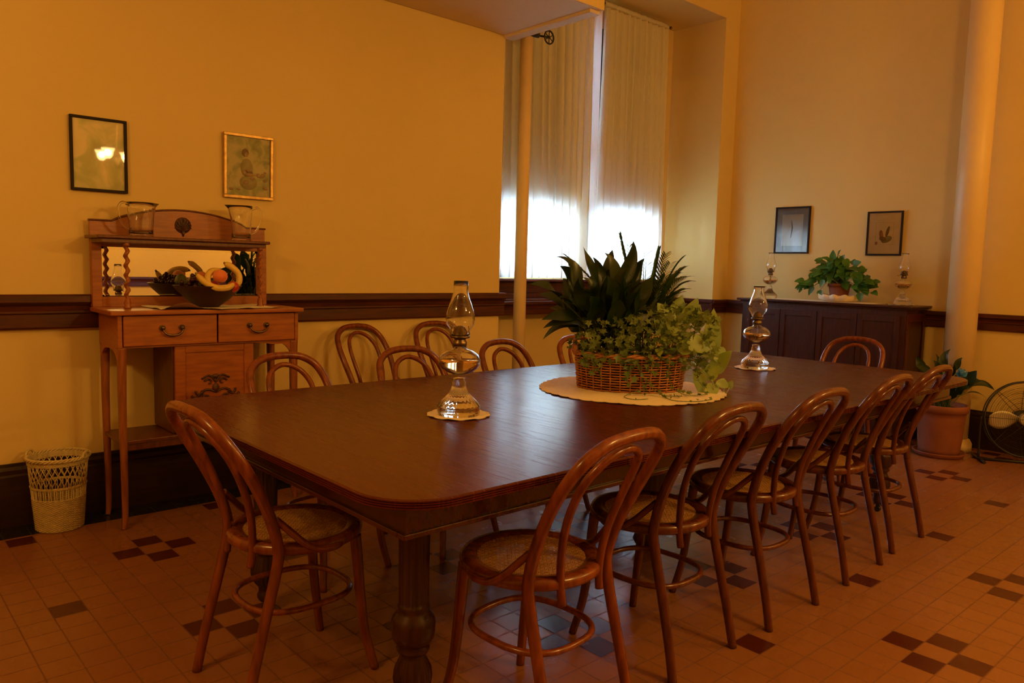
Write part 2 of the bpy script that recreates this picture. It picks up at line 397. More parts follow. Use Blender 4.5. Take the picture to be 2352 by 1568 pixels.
# curtains (pleated cloth), each with its gathered heading
def curtain(x0, x1, y, z0, z1, seed, label, taper=0, npl=None, x0b=None, x1b=None):
    R = random.Random(seed); npl = npl or int((x1-x0)/.078)
    x0b = x0 if x0b is None else x0b; x1b = x1 if x1b is None else x1b
    root = empty('curtain', ((x0+x1)/2, y, z0), label, 'curtain', group='curtains in the window niche')
    ph = [R.uniform(-.5, .5) for _ in range(npl+2)]; am = [R.uniform(.5, 1.25) for _ in range(npl+2)]
    b = MB(); nu = npl*8; nz = 26; rows = []
    for j in range(nz+1):
        t = j/nz; z = z0+(z1-.055-z0)*t; row = []
        for i in range(nu+1):
            u = i/nu; xx = (x0b*(1-t)+x0*t)*(1-u)+(x1b*(1-t)+x1*t)*u
            c = u*npl; k = int(c); f = c-k
            a = am[k]*(1-f)+am[k+1]*f; p = ph[k]*(1-f)+ph[k+1]*f
            d = math.sin(2*PI*c+p*2.2+.5*math.sin(t*3+seed))*a
            d2 = math.sin(2*PI*c*.37+seed+t*1.5)
            amp = .026+.012*(1-t)
            dx = .010*math.sin(2*PI*c*2+p)*(1-t*.4)
            row.append(b.bm.verts.new((xx+dx-(x0+x1)/2, d*amp+d2*.012*(1-t), z-z0)))
        rows.append(row)
    for j in range(nz):
        for i in range(nu): b.face([rows[j][i], rows[j][i+1], rows[j+1][i+1], rows[j+1][i]], True)
    b.build('cloth', M['curtain'], root, recalc=False)
    h = MB(); pts = []; n = int((x1-x0)/.012)
    for i in range(n+1): pts.append((x0+(x1-x0)*i/n-(x0+x1)/2, R.uniform(-.004, .004), z1-z0-.028+R.uniform(-.003, .003)))
    h.tube(pts, lambda t: (.020+R.uniform(-.002, .003), .016), 8, flat=(0, 0, 1))
    h.build('gathered_heading', M['curtain'], root)
    return root
curtain(3.76, 4.545, 4.60, 1.205, 3.59, 3, 'off-white sheer curtain panel behind the thin yellow pipe, leftmost in the niche', x1b=4.60)
curtain(4.565, 5.108, 4.61, 1.205, 3.59, 5, 'off-white sheer curtain panel in the middle, between the two gaps', x0b=4.625, x1b=5.09)
curtain(5.125, 6.02, 4.60, 1.205, 3.59, 8, 'off-white pleated sheer curtain panel rightmost, behind the table plants', x0b=5.105, x1b=6.07)
o = MB().tube([(XE+.02, 4.60, 3.562), (6.06, 4.60, 3.562)], .009, 10).sphere((6.06, 4.60, 3.562), .014).build('curtain_rod', M['brass'])
tag(o, 'slim metal curtain rod threaded through the curtain headings', 'curtain rod')

# pipes
def pipe(x, y, r, z1, label, tilt=0):
    root = empty('pipe', (x, y, 0), label, 'pipe')
    MB().tube([(0, 0, 0), (tilt*z1/2, 0, z1/2), (tilt*z1, 0, z1)], r, 28).build('shaft', M['pipe'], root)
    return root
p1 = pipe(3.95, 4.30, .047, 2.97, 'thin yellow-painted vertical pipe standing before the left curtain')
MB().capends
MB().lathe([(.047, 0), (.075, 0), (.075, .012), (.05, .03), (.047, .03)], seg=28).build('floor_collar', M['pipe'], p1)
b = MB().tube([(0, 0, 2.97), (0, 0, 3.0)], .03, 16).tube([(0, 0, 3.0), (.10, -.02, 3.0)], .018, 12)
b.tube([(.03, 0, 2.985), (.03, 0, 3.03)], .028, 12).tube([(.08, -.02, 2.99), (.08, -.02, 3.02)], .026, 12)
v = b.build('valve', M['iron'], p1)
b = MB(); wc = V((.17, -.06, 2.995)); dirn = V((.0, -1, 0)).normalized(); sd = V((0, 0, 1)).cross(dirn).normalized()
ring = [wc+sd*.047*math.cos(a)+V((0, 0, 1))*.047*math.sin(a) for a in [2*PI*k/28 for k in range(28)]]
b.tube(ring, .0065, 8, closed=True)
for k in range(6):
    a = PI/6+PI*k/3; b.tube([wc, wc+sd*.045*math.cos(a)+V((0, 0, 1))*.045*math.sin(a)], .004, 6)
b.sphere(wc, .012).tube([wc, V((.10, -.02, 3.0))], .008, 8)
b.build('hand_wheel', M['iron'], v)
p2 = pipe(6.36, 2.02, .105, 4.6, 'thick cream-yellow column rising beside the potted peace lily')
MB().lathe([(.105, 0), (.135, 0), (.135, .05), (.12, .08), (.105, .09)], seg=32).build('floor_collar', M['pipe'], p2)

# ------------------------------------------------------------------ dining table
TZ = .763; X0, X1, Y0, Y1 = .898, 4.545, 1.351, 2.930
def rrect(x0, x1, y0, y1, r, n=8):
    P = []
    for cx, cy, a in ((x1-r, y1-r, 0), (x0+r, y1-r, PI/2), (x0+r, y0+r, PI), (x1-r, y0+r, 3*PI/2)):
        for k in range(n+1): t = a+PI/2*k/n; P.append((cx+r*math.cos(t), cy+r*math.sin(t)))
    return P
tb = empty('dining_table', (0, 0, 0), 'long dark mahogany dining table with rounded corners and reeded edge', 'dining table')
b = MB(); prof = [(0, TZ), (.004, TZ-.002)]
for k in range(4):
    z = TZ-.004-k*.0085
    prof += [(.0, z-.001), (-.004, z-.003), (-.004, z-.0055), (.0, z-.0075)]
prof = [(.002, TZ), (-.001, TZ-.002)]
for k in range(4):
    z = TZ-.002-k*.0055
    prof += [(-.004, z-.001), (-.004, z-.004), (.001, z-.005)]
loops = []
for ins, z in prof:
    loops.append([b.bm.verts.new((x, y, z)) for x, y in rrect(X0-ins*-1, X1-ins, Y0+ins, Y1-ins, .16-ins, 10)])
for A, B in zip(loops, loops[1:]):
    n = len(A)
    for i in range(n): b.face([A[i], A[(i+1) % n], B[(i+1) % n], B[i]], False)
b.face(loops[-1][::-1]); 
b.face(loops[0])
M['tabletop'] = None
def tabletop_mat():
    m, nt, out = node_mat('tabletop_wood'); L = nt.links.new
    tc = N(nt, 'ShaderNodeTexCoord'); sp = N(nt, 'ShaderNodeSeparateXYZ'); L(tc.outputs['Object'], sp.inputs[0])
    def mth(op, a, b=None, c=None):
        n = N(nt, 'ShaderNodeMath', operation=op)
        for i, v in enumerate((a, b, c)):
            if v is None: continue
            if isinstance(v, (int, float)): n.inputs[i].default_value = v
            else: L(v, n.inputs[i])
        return n.outputs[0]
    def grain(sc, s):
        mp = N(nt, 'ShaderNodeMapping'); mp.inputs['Scale'].default_value = sc; L(tc.outputs['Object'], mp.inputs[0])
        ns = N(nt, 'ShaderNodeTexNoise'); ns.inputs['Scale'].default_value = s; ns.inputs['Detail'].default_value = 5; L(mp.outputs[0], ns.inputs['Vector']); return ns.outputs[0]
    g1 = grain((14, .9, 1), 3); g2 = grain((60, 2, 1), 3)
    u = mth('DIVIDE', mth('SUBTRACT', sp.outputs[0], 1.35), .317); f = mth('FRACT', u)
    seam = mth('MULTIPLY', mth('LESS_THAN', mth('MINIMUM', f, mth('SUBTRACT', 1, f)), .0055), mth('GREATER_THAN', sp.outputs[0], 1.2))
    seam = mth('MULTIPLY', seam, mth('LESS_THAN', sp.outputs[0], 4.3))
    wn = N(nt, 'ShaderNodeTexWhiteNoise', noise_dimensions='1D'); L(mth('FLOOR', u), wn.inputs['W'])
    mx = N(nt, 'ShaderNodeMix', data_type='RGBA'); mx.inputs[6].default_value = (.100, .012, .002, 1); mx.inputs[7].default_value = (.042, .005, .001, 1)
    L(mth('ADD', mth('MULTIPLY', g1, .8), mth('MULTIPLY', wn.outputs[0], .15)), mx.inputs[0])
    m2 = N(nt, 'ShaderNodeMix', data_type='RGBA'); L(seam, m2.inputs[0]); L(mx.outputs[2], m2.inputs[6]); m2.inputs[7].default_value = (.006, .003, .002, 1)
    p = N(nt, 'ShaderNodeBsdfPrincipled'); L(m2.outputs[2], p.inputs['Base Color'])
    L(mth('ADD', mth('MULTIPLY', g2, .12), .20), p.inputs['Roughness'])
    p.inputs['Specular IOR Level'].default_value = .42
    bp = N(nt, 'ShaderNodeBump'); bp.inputs['Strength'].default_value = .16; bp.inputs['Distance'].default_value = .0012
    L(mth('SUBTRACT', mth('ADD', g2, mth('MULTIPLY', g1, 2.0)), mth('MULTIPLY', seam, 2)), bp.inputs['Height']); L(bp.outputs[0], p.inputs['Normal'])
    L(p.outputs[0], out.inputs[0]); return m
M['tabletop'] = tabletop_mat()
b.build('tabletop', M['tabletop'], tb)
ax0, ax1, ay0, ay1 = .985, 4.46, 1.445, 2.836
b = MB(); th = .022
b.box(ax0, ax1, ay0, ay0+th, .66, .738).box(ax0, ax1, ay1-th, ay1, .66, .738).box(ax0, ax0+th, ay0+th, ay1-th, .66, .738).box(ax1-th, ax1, ay0+th, ay1-th, .66, .738)
b.box(ax0-.008, ax1+.008, ay0-.008, ay0+th, .648, .662, .003).box(ax0-.008, ax1+.008, ay1-th, ay1+.008, .648, .662, .003)
b.box(ax0-.008, ax0+th, ay0+th, ay1-th, .648, .662, .003).box(ax1-th, ax1+.008, ay0+th, ay1-th, .648, .662, .003)
b.build('apron', M['table'], tb)
def flute(n, d, z0, z1):
    def f(r, z, a):
        if z0 <= z <= z1:
            return r*(1-d*abs(math.cos(a*n/2))**.6)
        return r
    return f
legprof = [(.0, .045), (.022, .045), (.030, .055), (.032, .07), (.026, .08), (.028, .10), (.050, .13), (.055, .155), (.052, .18), (.036, .215), (.034, .225), (.044, .232), (.046, .240),
           (.040, .248), (.048, .256), (.056, .268), (.060, .28), (.061, .315), (.056, .330), (.046, .342), (.043, .35), (.045, .358), (.041, .366), (.041, .372), (.043, .60), (.043, .628), (.047, .632), (.047, .642), (.042, .648), (.042, .655)]
def tleg(x, y, k=1.0):
    b = MB(); F = flute(18, .10, .3665, .62)
    def F2(r, z, a):
        if .105 < z < .21: return r*(1-.10*abs(math.cos(a*9))**.7)
        return F(r, z, a)
    b.lathe([(r*k, z) for r, z in legprof], (x, y, 0), 72, F2)
    b.box(x-.05, x+.05, y-.05, y+.05, .65, .727, .003)
    o = b.build('leg', M['table_leg'], tb)
    c = MB().tube([(x, y, .05), (x, y, .028)], .012, 10)
    c.tube([(x-.010, y, .0155), (x+.010, y, .0155)], .0155, 18)
    c.build('caster', M['iron'], o)
for x, y in ((1.17, 1.67), (1.17, 2.61), (4.28, 1.70), (4.28, 2.60)): tleg(x, y)
b = MB().lathe([(0, .03), (.05, .03), (.06, .05), (.05, .08), (.045, .10), (.075, .15), (.088, .24), (.088, .34), (.078, .43), (.055, .52), (.045, .56), (.06, .58), (.06, .60), (.05, .61), (.05, .65)], (2.80, 2.14, 0), 72, flute(20, .08, .11, .5))
b.box(2.72, 2.88, 2.06, 2.22, .65, .727, .003)
o = b.build('leg', M['table_leg'], tb)
MB().tube([(2.80, 2.14, 0), (2.80, 2.14, .032)], .028, 14).build('caster', M['iron'], o)
TT = 0
# under-table slides linking the aprons
MB().box(1.1, 4.35, 1.90, 1.95, .675, .727).box(1.1, 4.35, 2.33, 2.38, .675, .727).build('slide_rail', M['table_leg'], tb)

# ------------------------------------------------------------------ bentwood chairs
def chair_proto(bent, label, loc, rz):
    root = empty('bentwood_chair', loc, label, 'chair', rz, 'bentwood chairs')
    sc = (0, .02, .445)
    # seat ring
    b = MB(); b.lathe([(.150, .442), (.196, .440), (.205, .447), (.206, .462), (.200, .472), (.185, .475), (.160, .470), (.150, .462)], (0, .02, 0), 40, closed=True)
    b.lathe([(.150, .466), (.154, .471), (.160, .470)], (0, .02, 0), 40, closed=False)if False else None
    b.build('seat_frame', bent, root)
    # woven cane: crossed strands with open holes
    b = MB(); R = .155; z = .466; sp = .0155
    def strip(a0, d, off, w, zz):
        h = R*R-off*off
        if h <= 0: return
        h = math.sqrt(h); nrm = V((-d.y, d.x, 0)); c = V((0, .02, zz))+nrm*off
        A = c-d*h; B = c+d*h
        vs = [b.bm.verts.new(p+nrm*s*w/2+V((0, 0, q))) for p in (A, B) for s in (-1, 1) for q in (0, .0012)]
        for f in ((0,1,3,2),(4,6,7,5),(0,4,5,1),(2,3,7,6),(0,2,6,4),(1,5,7,3)): b.face([vs[i] for i in f])
    n = int(R/sp)
    for k in range(-n, n+1):
        for dd in (-.0017, .0017):
            strip(0, V((1, 0, 0)), k*sp+dd, .0023, z); strip(0, V((0, 1, 0)), k*sp+dd, .0023, z+.0008)
        for dg in (V((1, 1, 0)).normalized(), V((1, -1, 0)).normalized()):
            strip(0, dg, (k+.0)*sp*1.414/2*1.0, .0019, z+.0016)
    for k in list(range(-2*n, -n))+list(range(n+1, 2*n+1)):
        for dg in (V((1, 1, 0)).normalized(), V((1, -1, 0)).normalized()):
            strip(0, dg, k*sp*1.414/2, .0019, z+.0016)
    b.build('cane_seat', M['cane'], root)
    # outer loop with the two rear legs in one bend
    half = [(.176, -.225, .0), (.172, -.200, .12), (.168, -.160, .28), (.168, -.130, .40), (.171, -.124, .47), (.179, -.151, .565), (.191, -.199, .669), (.190, -.247, .754), (.167, -.288, .820), (.112, -.310, .858), (.05, -.318, .870)]
    pts = half+[(0, -.320, .872)]+[(-x, y, z) for x, y, z in half[::-1]]
    b = MB(); b.tube(catmull(pts, 5), lambda t: .0165 if .12 < t < .88 else .0165+.002*(1-min(t, 1-t)/.12)*-1, 12)
    b.build('back_frame', bent, root)
    inner = [(.080, -.166, .400), (.084, -.160, .465), (.096, -.172, .565), (.110, -.205, .665), (.108, -.243, .745), (.084, -.275, .797), (.045, -.291, .824)]
    pts = inner+[(0, -.297, .834)]+[(-x, y, z) for x, y, z in inner[::-1]]
    MB().tube(catmull(pts, 5), .0115, 10).build('inner_hoop', bent, root)
    for s in (-1, 1):
        f = [(s*.138, .150, .442), (s*.143, .156, .36), (s*.147, .165, .24), (s*.152, .180, .12), (s*.172, .205, .0)]
        MB().tube(catmull(f, 5), lambda t: .0185-.005*t, 12).build('leg', bent, root)
        h = [(s*.176, -.134, .560), (s*.186, -.100, .525), (s*.202, -.062, .485), (s*.212, -.020, .458), (s*.211, .03, .452), (s*.203, .062, .452)]
        MB().tube(catmull(h, 5), lambda t: .0105 if t < .8 else .0105-.004*(t-.8)/.2, 10).build('hip_brace', bent, root)
    ring = []
    for k in range(48):
        a = 2*PI*k/48; c_, s_ = math.cos(a), math.sin(a); e = 2.7
        rr = .178/((abs(c_)**e+abs(s_)**e)**(1/e))**1.0
        ring.append((rr*c_*.86, .012+rr*s_*.93, .262))
    MB().tube(ring, .0095, 10, closed=True).build('stretcher_ring', bent, root)
    return root
# facing +Y at rz=0 ; (x, y, heading, label)
near = 'brown bentwood chair on the table\'s near side, '
c1 = chair_proto(M['bent'], 'large reddish bentwood chair with open cane seat, nearest the camera on the table\'s near side', (1.487, 1.520, 0), .08)
chairs = [
 (2.106, 1.578, .02, near+'directly behind the nearest one'),
 (2.675, 1.565, .0, near+'middle of its row'),
 (3.306, 1.578, .02, near+'fourth in its row'),
 (3.852, 1.605, .0, near+'before the floor pot'),
]
c2 = None
for x, y, rz, lb in chairs:
    if c2 is None: c2 = chair_proto(M['bent2'], lb, (x, y, 0), rz); o = c2
    else: o = copy_tree(c2)
    o.location = (x, y, 0); o.rotation_euler.z = rz; o['label'] = lb
far = [
 (1.550, 2.865, PI+.17, 'bentwood chair on the far side of the table in front of the oak sideboard'),
 (2.150, 2.835, PI+.05, 'bentwood chair on the far side of the table just left of the oil lamp'),
 (2.83, 2.885, PI+.12, 'bentwood chair on the far side of the table right of the nearer oil lamp'),
 (3.42, 2.885, PI+.08, 'bentwood chair mostly hidden behind the plant basket on the table\'s far side'),
 (2.535, 3.860, PI+.25, 'bentwood chair against the yellow wall, nearer the oak sideboard'),
 (3.085, 3.860, PI+.08, 'bentwood chair against the yellow wall, seen behind the nearer oil lamp'),
 (1.055, 2.18, -PI/2+.03, 'bentwood chair with pale cane seat at the near end of the table'),
 (4.80, 2.235, PI/2+.0, 'bentwood chair at the far end of the table before the dark cabinet'),
]
for x, y, rz, lb in far:
    o = copy_tree(c1); o.location = (x, y, 0); o.rotation_euler.z = rz; o['label'] = lb
    if y > 3.5: o.scale = (1.03, 1.03, 1.03)

# ------------------------------------------------------------------ oak sideboard with mirror
sb = empty('mirrored_sideboard', (0, 0, 0), 'oak sideboard with mirror back, twisted columns, drawers and open shelf against the yellow wall', 'sideboard')
SZ = 1.04; sx0, sx1, sy0 = .975, 1.925, 3.80
b = MB().box(sx0, sx1, sy0, 4.165, SZ-.022, SZ, .006); b.build('countertop', M['oak'], sb)
fx0, fx1, fy = 1.03, 1.905, 3.83
def sleg(x, y, name='leg', flip=1, top=.865):
    pts = [(x, y, top), (x, y, .80), (x+.002*flip, y, .6), (x, y, .3), (x, y, .08), (x+.006*flip, y-.006, .012), (x+.008*flip, y-.008, 0)]
    MB().tube(catmull(pts, 4), lambda t: (.026-.012*min(1, t*1.15) if t < .93 else .017,)*2, 4, flat=(1, 1, 0)).build(name, M['oakv'], sb)
sleg(fx0, fy+.02, flip=-1); sleg(fx1-.02, fy+.02); sleg(fx0, 4.13, flip=-1); sleg(fx1-.02, 4.13)
# body: sides with arched cut-outs, rails
def bracket(x0, x1, y0, y1, zt, drop):   # arched apron along x or y
    n = 14; P = []
    return P
b = MB()
b.box(fx0-.02, fx0, fy+.0, 4.15, .865, SZ-.02, .002).box(fx1-.02, fx1, fy, 4.15, .865, SZ-.02, .002)
b.box(fx0, fx1-.02, 4.13, 4.15, .865, SZ-.02).box(fx0, fx1-.02, fy+.01, 4.13, .862, .872)
for xx in (fx0-.018, fx1-.018):   # arched side brackets
    P = [(fy+.01, .866), (4.14, .866)]; 
    for k in range(13):
        t = k/12; yy = 4.14-(4.14-fy-.01)*t; P.append((yy, .866-.012-.075*abs(2*t-1)**3.2))
    b.prism(P, 'x', xx, xx+.014)
P = [(1.675, .866), (fx1-.03, .866)]
for k in range(13):
    t = k/12; P.append((fx1-.03-(fx1-.03-1.675)*t, .866-.006-.070*max(0, 1-t*3.2)**1.6-.012*math.sin(PI*min(1, t*1.1))**2))
b.prism(P, 'y', fy+.012, fy+.026)
b.build('case', M['oak'], sb)
for k, (a, c) in enumerate(((fx0+.004, 1.466), (1.474, fx1-.024))):
    d = MB().box(a, c, fy-.006, fy+.012, .872, SZ-.026, .003).build('drawer', M['oak'], sb)
    cx = (a+c)/2; zc = .955; b = MB()
    for s in (-1, 1):
        b.tube([(cx+s*.045, fy-.006, zc), (cx+s*.045, fy-.014, zc)], .014, 14).sphere((cx+s*.045, fy-.018, zc), .010, 10)
    arc = [(cx+.045*math.cos(PI+PI*t/10)*1.02, fy-.022-.006*math.sin(PI*t/10), zc-.004-.032*math.sin(PI*t/10)**.8) for t in range(11)]
    b.tube(arc, lambda t: .0038+.0022*math.sin(PI*t), 8)
    b.build('handle', M['brass'], d)
# cabinet with carved door
b = MB().box(1.262, 1.280, 3.87, 4.15, .43, .864).box(1.655, 1.673, 3.87, 4.15, .43, .864).box(1.28, 1.655, 4.135, 4.15, .43, .864)
b.build('cabinet', M['oakd'], sb)
d = MB(); a, c, z0, z1, y0, y1 = 1.270, 1.665, .435, .860, 3.850, 3.869
d.box(a, a+.05, y0, y1, z0, z1, .003).box(c-.05, c, y0, y1, z0, z1, .003).box(a+.05, c-.05, y0, y1, z0, z0+.05, .003).box(a+.05, c-.05, y0, y1, z1-.035, z1, .003)
d.box(a+.045, c-.045, y0+.008, y1-.002, z0+.045, z1-.03)
d = d.build('door', M['oak'], sb)
b = MB(); cx, cz = 1.468, .64
R_ = random.Random(4)
for s in (-1, 1):
    for (dx, dz, r0, tw) in ((.035, .03, .022, 1), (.075, -.015, .026, -1), (.045, -.05, .02, 1)):
        sp_ = []
        for k in range(22):
            t = k/21; a_ = tw*s*(t*4.6)+(.3 if s > 0 else PI-.3); rr = r0*(1-.8*t)
            sp_.append((cx+s*dx+rr*math.cos(a_), y0+.004, cz+dz+rr*math.sin(a_)))
        b.tube(sp_, lambda t: .0055*(1-.4*t), 7)
    b.tube(catmull([(cx, y0+.004, cz-.02), (cx+s*.05, y0+.004, cz-.005), (cx+s*.10, y0+.004, cz-.045), (cx+s*.12, y0+.004, cz-.03)], 6), .006, 7)
    b.tube(catmull([(cx, y0+.004, cz+.03), (cx+s*.03, y0+.003, cz+.065), (cx+s*.07, y0+.004, cz+.05)], 6), .005, 7)
b.sphere((cx, y0+.004, cz), .018, 12, (1, .5, 1.3)); b.sphere((cx, y0+.004, cz+.06), .012, 12, (1.6, .5, 1))
b.build('carved_scroll', M['carve'], d)
# shelf
MB().box(fx0-.012, fx1+.0, fy+.008, 4.15, .405, .425, .004).box(fx0+.01, fx1-.02, fy+.014, fy+.030, .375, .405, .002).build('shelf', M['oakd'], sb)
# back gallery
py = 4.165; px0, px1 = .985, 1.87
b = MB()
b.box(px0, px0+.045, 4.145, 4.185, SZ, 1.372, .002).box(px1-.045, px1, 4.145, 4.185, SZ, 1.372, .002)
b.box(px0+.045, px1-.045, 4.15, 4.185, SZ, 1.088, .002).box(px0+.045, px1-.045, 4.15, 4.185, 1.335, 1.372, .002)
b.build('mirror_frame', M['oak'], sb)
b = MB().box(px0+.052, px1-.052, 4.166, 4.17, 1.095, 1.328); mr = b.build('mirror', M['mirror'], sb)
b = MB(); iw = .014
for (a, c, z0, z1) in ((px0+.045, px0+.045+iw, 1.088, 1.335), (px1-.045-iw, px1-.045, 1.088, 1.335), (px0+.045, px1-.045, 1.088, 1.088+iw*.8), (px0+.045, px1-.045, 1.335-iw*.8, 1.335)):
    b.box(a, c, 4.1655, 4.1668, z0, z1, .0005)
b.build('mirror_bevel', M['mirror'], sb)
b = MB().box(px0-.02, px1-.062, 3.955, 4.19, 1.372, 1.388, .005).box(px0+.0, px1-.08, 3.97, 4.15, 1.352, 1.372, .003)
b.build('top_shelf', M['oakd'], sb)
P = [(px0, 1.388), (px1, 1.388), (px1, 1.460), (px1-.10, 1.460)]
for k in range(17):
    t = k/16; x = px1-.10-(px1-px0-.20)*t; P.append((x, 1.460+.072*math.sin(PI*t)**.75*1.0))
P += [(px0, 1.460)]
b = MB().prism(P, 'y', 4.168, 4.188)
b.build('crest_board', M['oak'], sb)
b = MB(); cap = [(px0-.004, 4.176, 1.462), (px0+.10, 4.176, 1.463)]+[(px0+.10+(px1-px0-.20)*k/20, 4.176, 1.463+.072*math.sin(PI*k/20)**.75) for k in range(1, 20)]+[(px1-.10, 4.176, 1.463), (px1+.004, 4.176, 1.462)]
b.tube(cap, (lambda t: (.006, .015)), 8, flat=(0, 0, 1)); b.build('crest_moulding', M['oakd'], sb)
# scalloped carved shell on the crest
b = MB(); cx, cz = 1.425, 1.458
b.sphere((cx, 4.168, cz), .042, 24, (1, .22, 1.0))
for k in range(9):
    a_ = PI*(k-4)/8*1.15+PI/2; b.tube([(cx, 4.160, cz-.030), (cx+.040*math.cos(a_), 4.158, cz-.004+.036*math.sin(a_))], .004, 6)
b.tube([(cx, 4.163, cz-.03), (cx, 4.165, cz-.058)], lambda t: .010*(1-t)+.002, 8)
b.build('carved_shell', M['carve'], sb)
def twist(x, y):
    b = MB(); n = 96; z0, z1 = SZ+.045, 1.340; seg = 14; rings = []
    for i in range(n+1):
        t = i/n; z = z0+(z1-z0)*t; ph = t*2*PI*5.5
        cx, cy = .0048*math.cos(ph), .0048*math.sin(ph)
        rings.append([b.bm.verts.new((x+cx+.0105*math.cos(2*PI*k/seg), y+cy+.0105*math.sin(2*PI*k/seg), z)) for k in range(seg)])
    for A, B in zip(rings, rings[1:]):
        for k in range(seg): b.face([A[k], A[(k+1) % seg], B[(k+1) % seg], B[k]], True)
    b.lathe([(.016, 0), (.019, .006), (.013, .014), (.017, .026), (.012, .040), (.013, .046)], (x, y, SZ), 16)
    b.lathe([(.012, 0), (.015, .008), (.012, .016), (.014, .03), (.014, .0)], (x, y, 1.338), 16)
    b.build('twisted_column', M['oakv'], sb)
twist(1.098, 3.985); twist(1.762, 3.985)

# cloth on the sideboard
b = MB(); nx, ny = 40, 14; cw = [[None]*(ny+1) for _ in range(nx+1)]
for i in range(nx+1):
    for j in range(ny+1):
        u = i/nx; v = j/ny; x = 1.20+.60*u; y = 3.82+.31*v-.03*math.sin(PI*u)
        edge = min(u, 1-u, v, 1-v)
        z = SZ+.0015+.004*max(0, math.sin(u*21+v*7))*(1 if edge < .12 else .0)
        if u < .36 and v < .35: z += .032*math.sin(PI*u/.36)**2*(1-v/.35)
        y += .008*math.sin(u*25)*(1 if v in (0, 1) else .3)
        cw[i][j] = (x, y, z)
for dz in (0, .0015):
    g = [[b.bm.verts.new((p[0], p[1], p[2]+dz)) for p in row] for row in cw]
    for i in range(nx):
        for j in range(ny):
            q = [g[i][j], g[i+1][j], g[i+1][j+1], g[i][j+1]]; b.face(q if dz else q[::-1], True)
tag(b.build('table_runner', M['linen'], recalc=False), 'rumpled white cloth under the fruit bowl on the oak sideboard', 'cloth')
# fruit bowl
BX, BY, BZ = 1.475, 3.965, SZ+.0045
b = MB(); b.lathe([(0, 0), (.055, 0), (.060, .006), (.10, .034), (.145, .078), (.165, .104), (.168, .108), (.163, .108), (.140, .080), (.095, .040), (.05, .014), (0, .012)], (BX, BY, BZ), 40, sx=1.0, sy=.92)
tag(b.build('fruit_bowl', M['bowl']), 'dark wooden bowl of fruit on the oak sideboard', 'bowl')
def banana(path, label, r=.0165):
    root = empty('banana', path[0], label, 'banana', group='bananas in the bowl'); o = V(path[0])
    P = catmull([V(p)-o for p in path], 6); n = len(P)
    k = int(n*.86)
    MB().tube(P[:k+1], lambda t: r*(.35+.65*min(1, t*5)**.6)*(1 if t < .8 else 1-.5*((t-.8)/.2)**1.3), 7).build('peel', M['ban'], root)
    MB().tube(P[k-1:], lambda t: .0068-.002*t, 7).build('stem', M['banstem'], root)
banana([(BX+.085, BY-.125, BZ+.122), (BX+.05, BY-.135, BZ+.103), (BX-.01, BY-.14, BZ+.102), (BX-.055, BY-.12, BZ+.125), (BX-.085, BY-.105, BZ+.158), (BX-.098, BY-.10, BZ+.175)], 'yellow banana lying across the front of the bowl')
banana([(BX+.115, BY-.07, BZ+.095), (BX+.135, BY-.07, BZ+.135), (BX+.130, BY-.065, BZ+.175), (BX+.100, BY-.06, BZ+.205), (BX+.072, BY-.055, BZ+.220), (BX+.062, BY-.055, BZ+.228)], 'yellow banana standing upright at the right of the bowl')
banana([(BX-.030, BY-.105, BZ+.11), (BX-.035, BY-.09, BZ+.145), (BX-.015, BY-.07, BZ+.175), (BX+.02, BY-.05, BZ+.185), (BX+.05, BY-.03, BZ+.18), (BX+.06, BY-.02, BZ+.175)], 'yellow banana curled behind the peach')
def roundfruit(name, c, r, mat, label, cat, sq=(1, 1, .95), grp=None):
    root = empty(name, c, label, cat, group=grp)
    MB().sphere((0, 0, 0), r, 20, sq).build('flesh', mat, root)
    MB().tube([(0, 0, r*.85), (.002, 0, r*1.15)], .0018, 6).build('stem', M['banstem'], root)
roundfruit('peach', (BX+.025, BY-.10, BZ+.158), .036, M['peach'], 'orange-pink peach on top of the bananas', 'peach')
roundfruit('apple', (BX+.09, BY-.10, BZ+.105), .030, M['apple'], 'red apple at the bowl rim under the peach', 'apple')
roundfruit('apple', (BX+.035, BY+.02, BZ+.10), .034, M['apple'], 'dark red apple deep in the middle of the bowl', 'apple')
roundfruit('pear', (BX-.03, BY+.10, BZ+.12), .032, M['pear'], 'green pear at the back of the bowl near the mirror', 'pear', (1, 1, 1.3))
roundfruit('peach', (BX-.02, BY+.03, BZ+.15), .030, M['peach'], 'orange peach half hidden behind the grapes', 'peach')
b = MB(); R_ = random.Random(9)
for k in range(46):
    a_ = R_.uniform(0, 2*PI); rr = R_.uniform(0, .06); b.sphere((BX-.075+rr*math.cos(a_)*1.0, BY+.0+rr*math.sin(a_)*1.4, BZ+.10+R_.uniform(-.02, .05)*(1-rr*6)+.01), .0115, 8)
tag(b.build('grape_bunch', M['grape']), 'bunch of dark purple grapes in the left of the bowl', 'grapes')

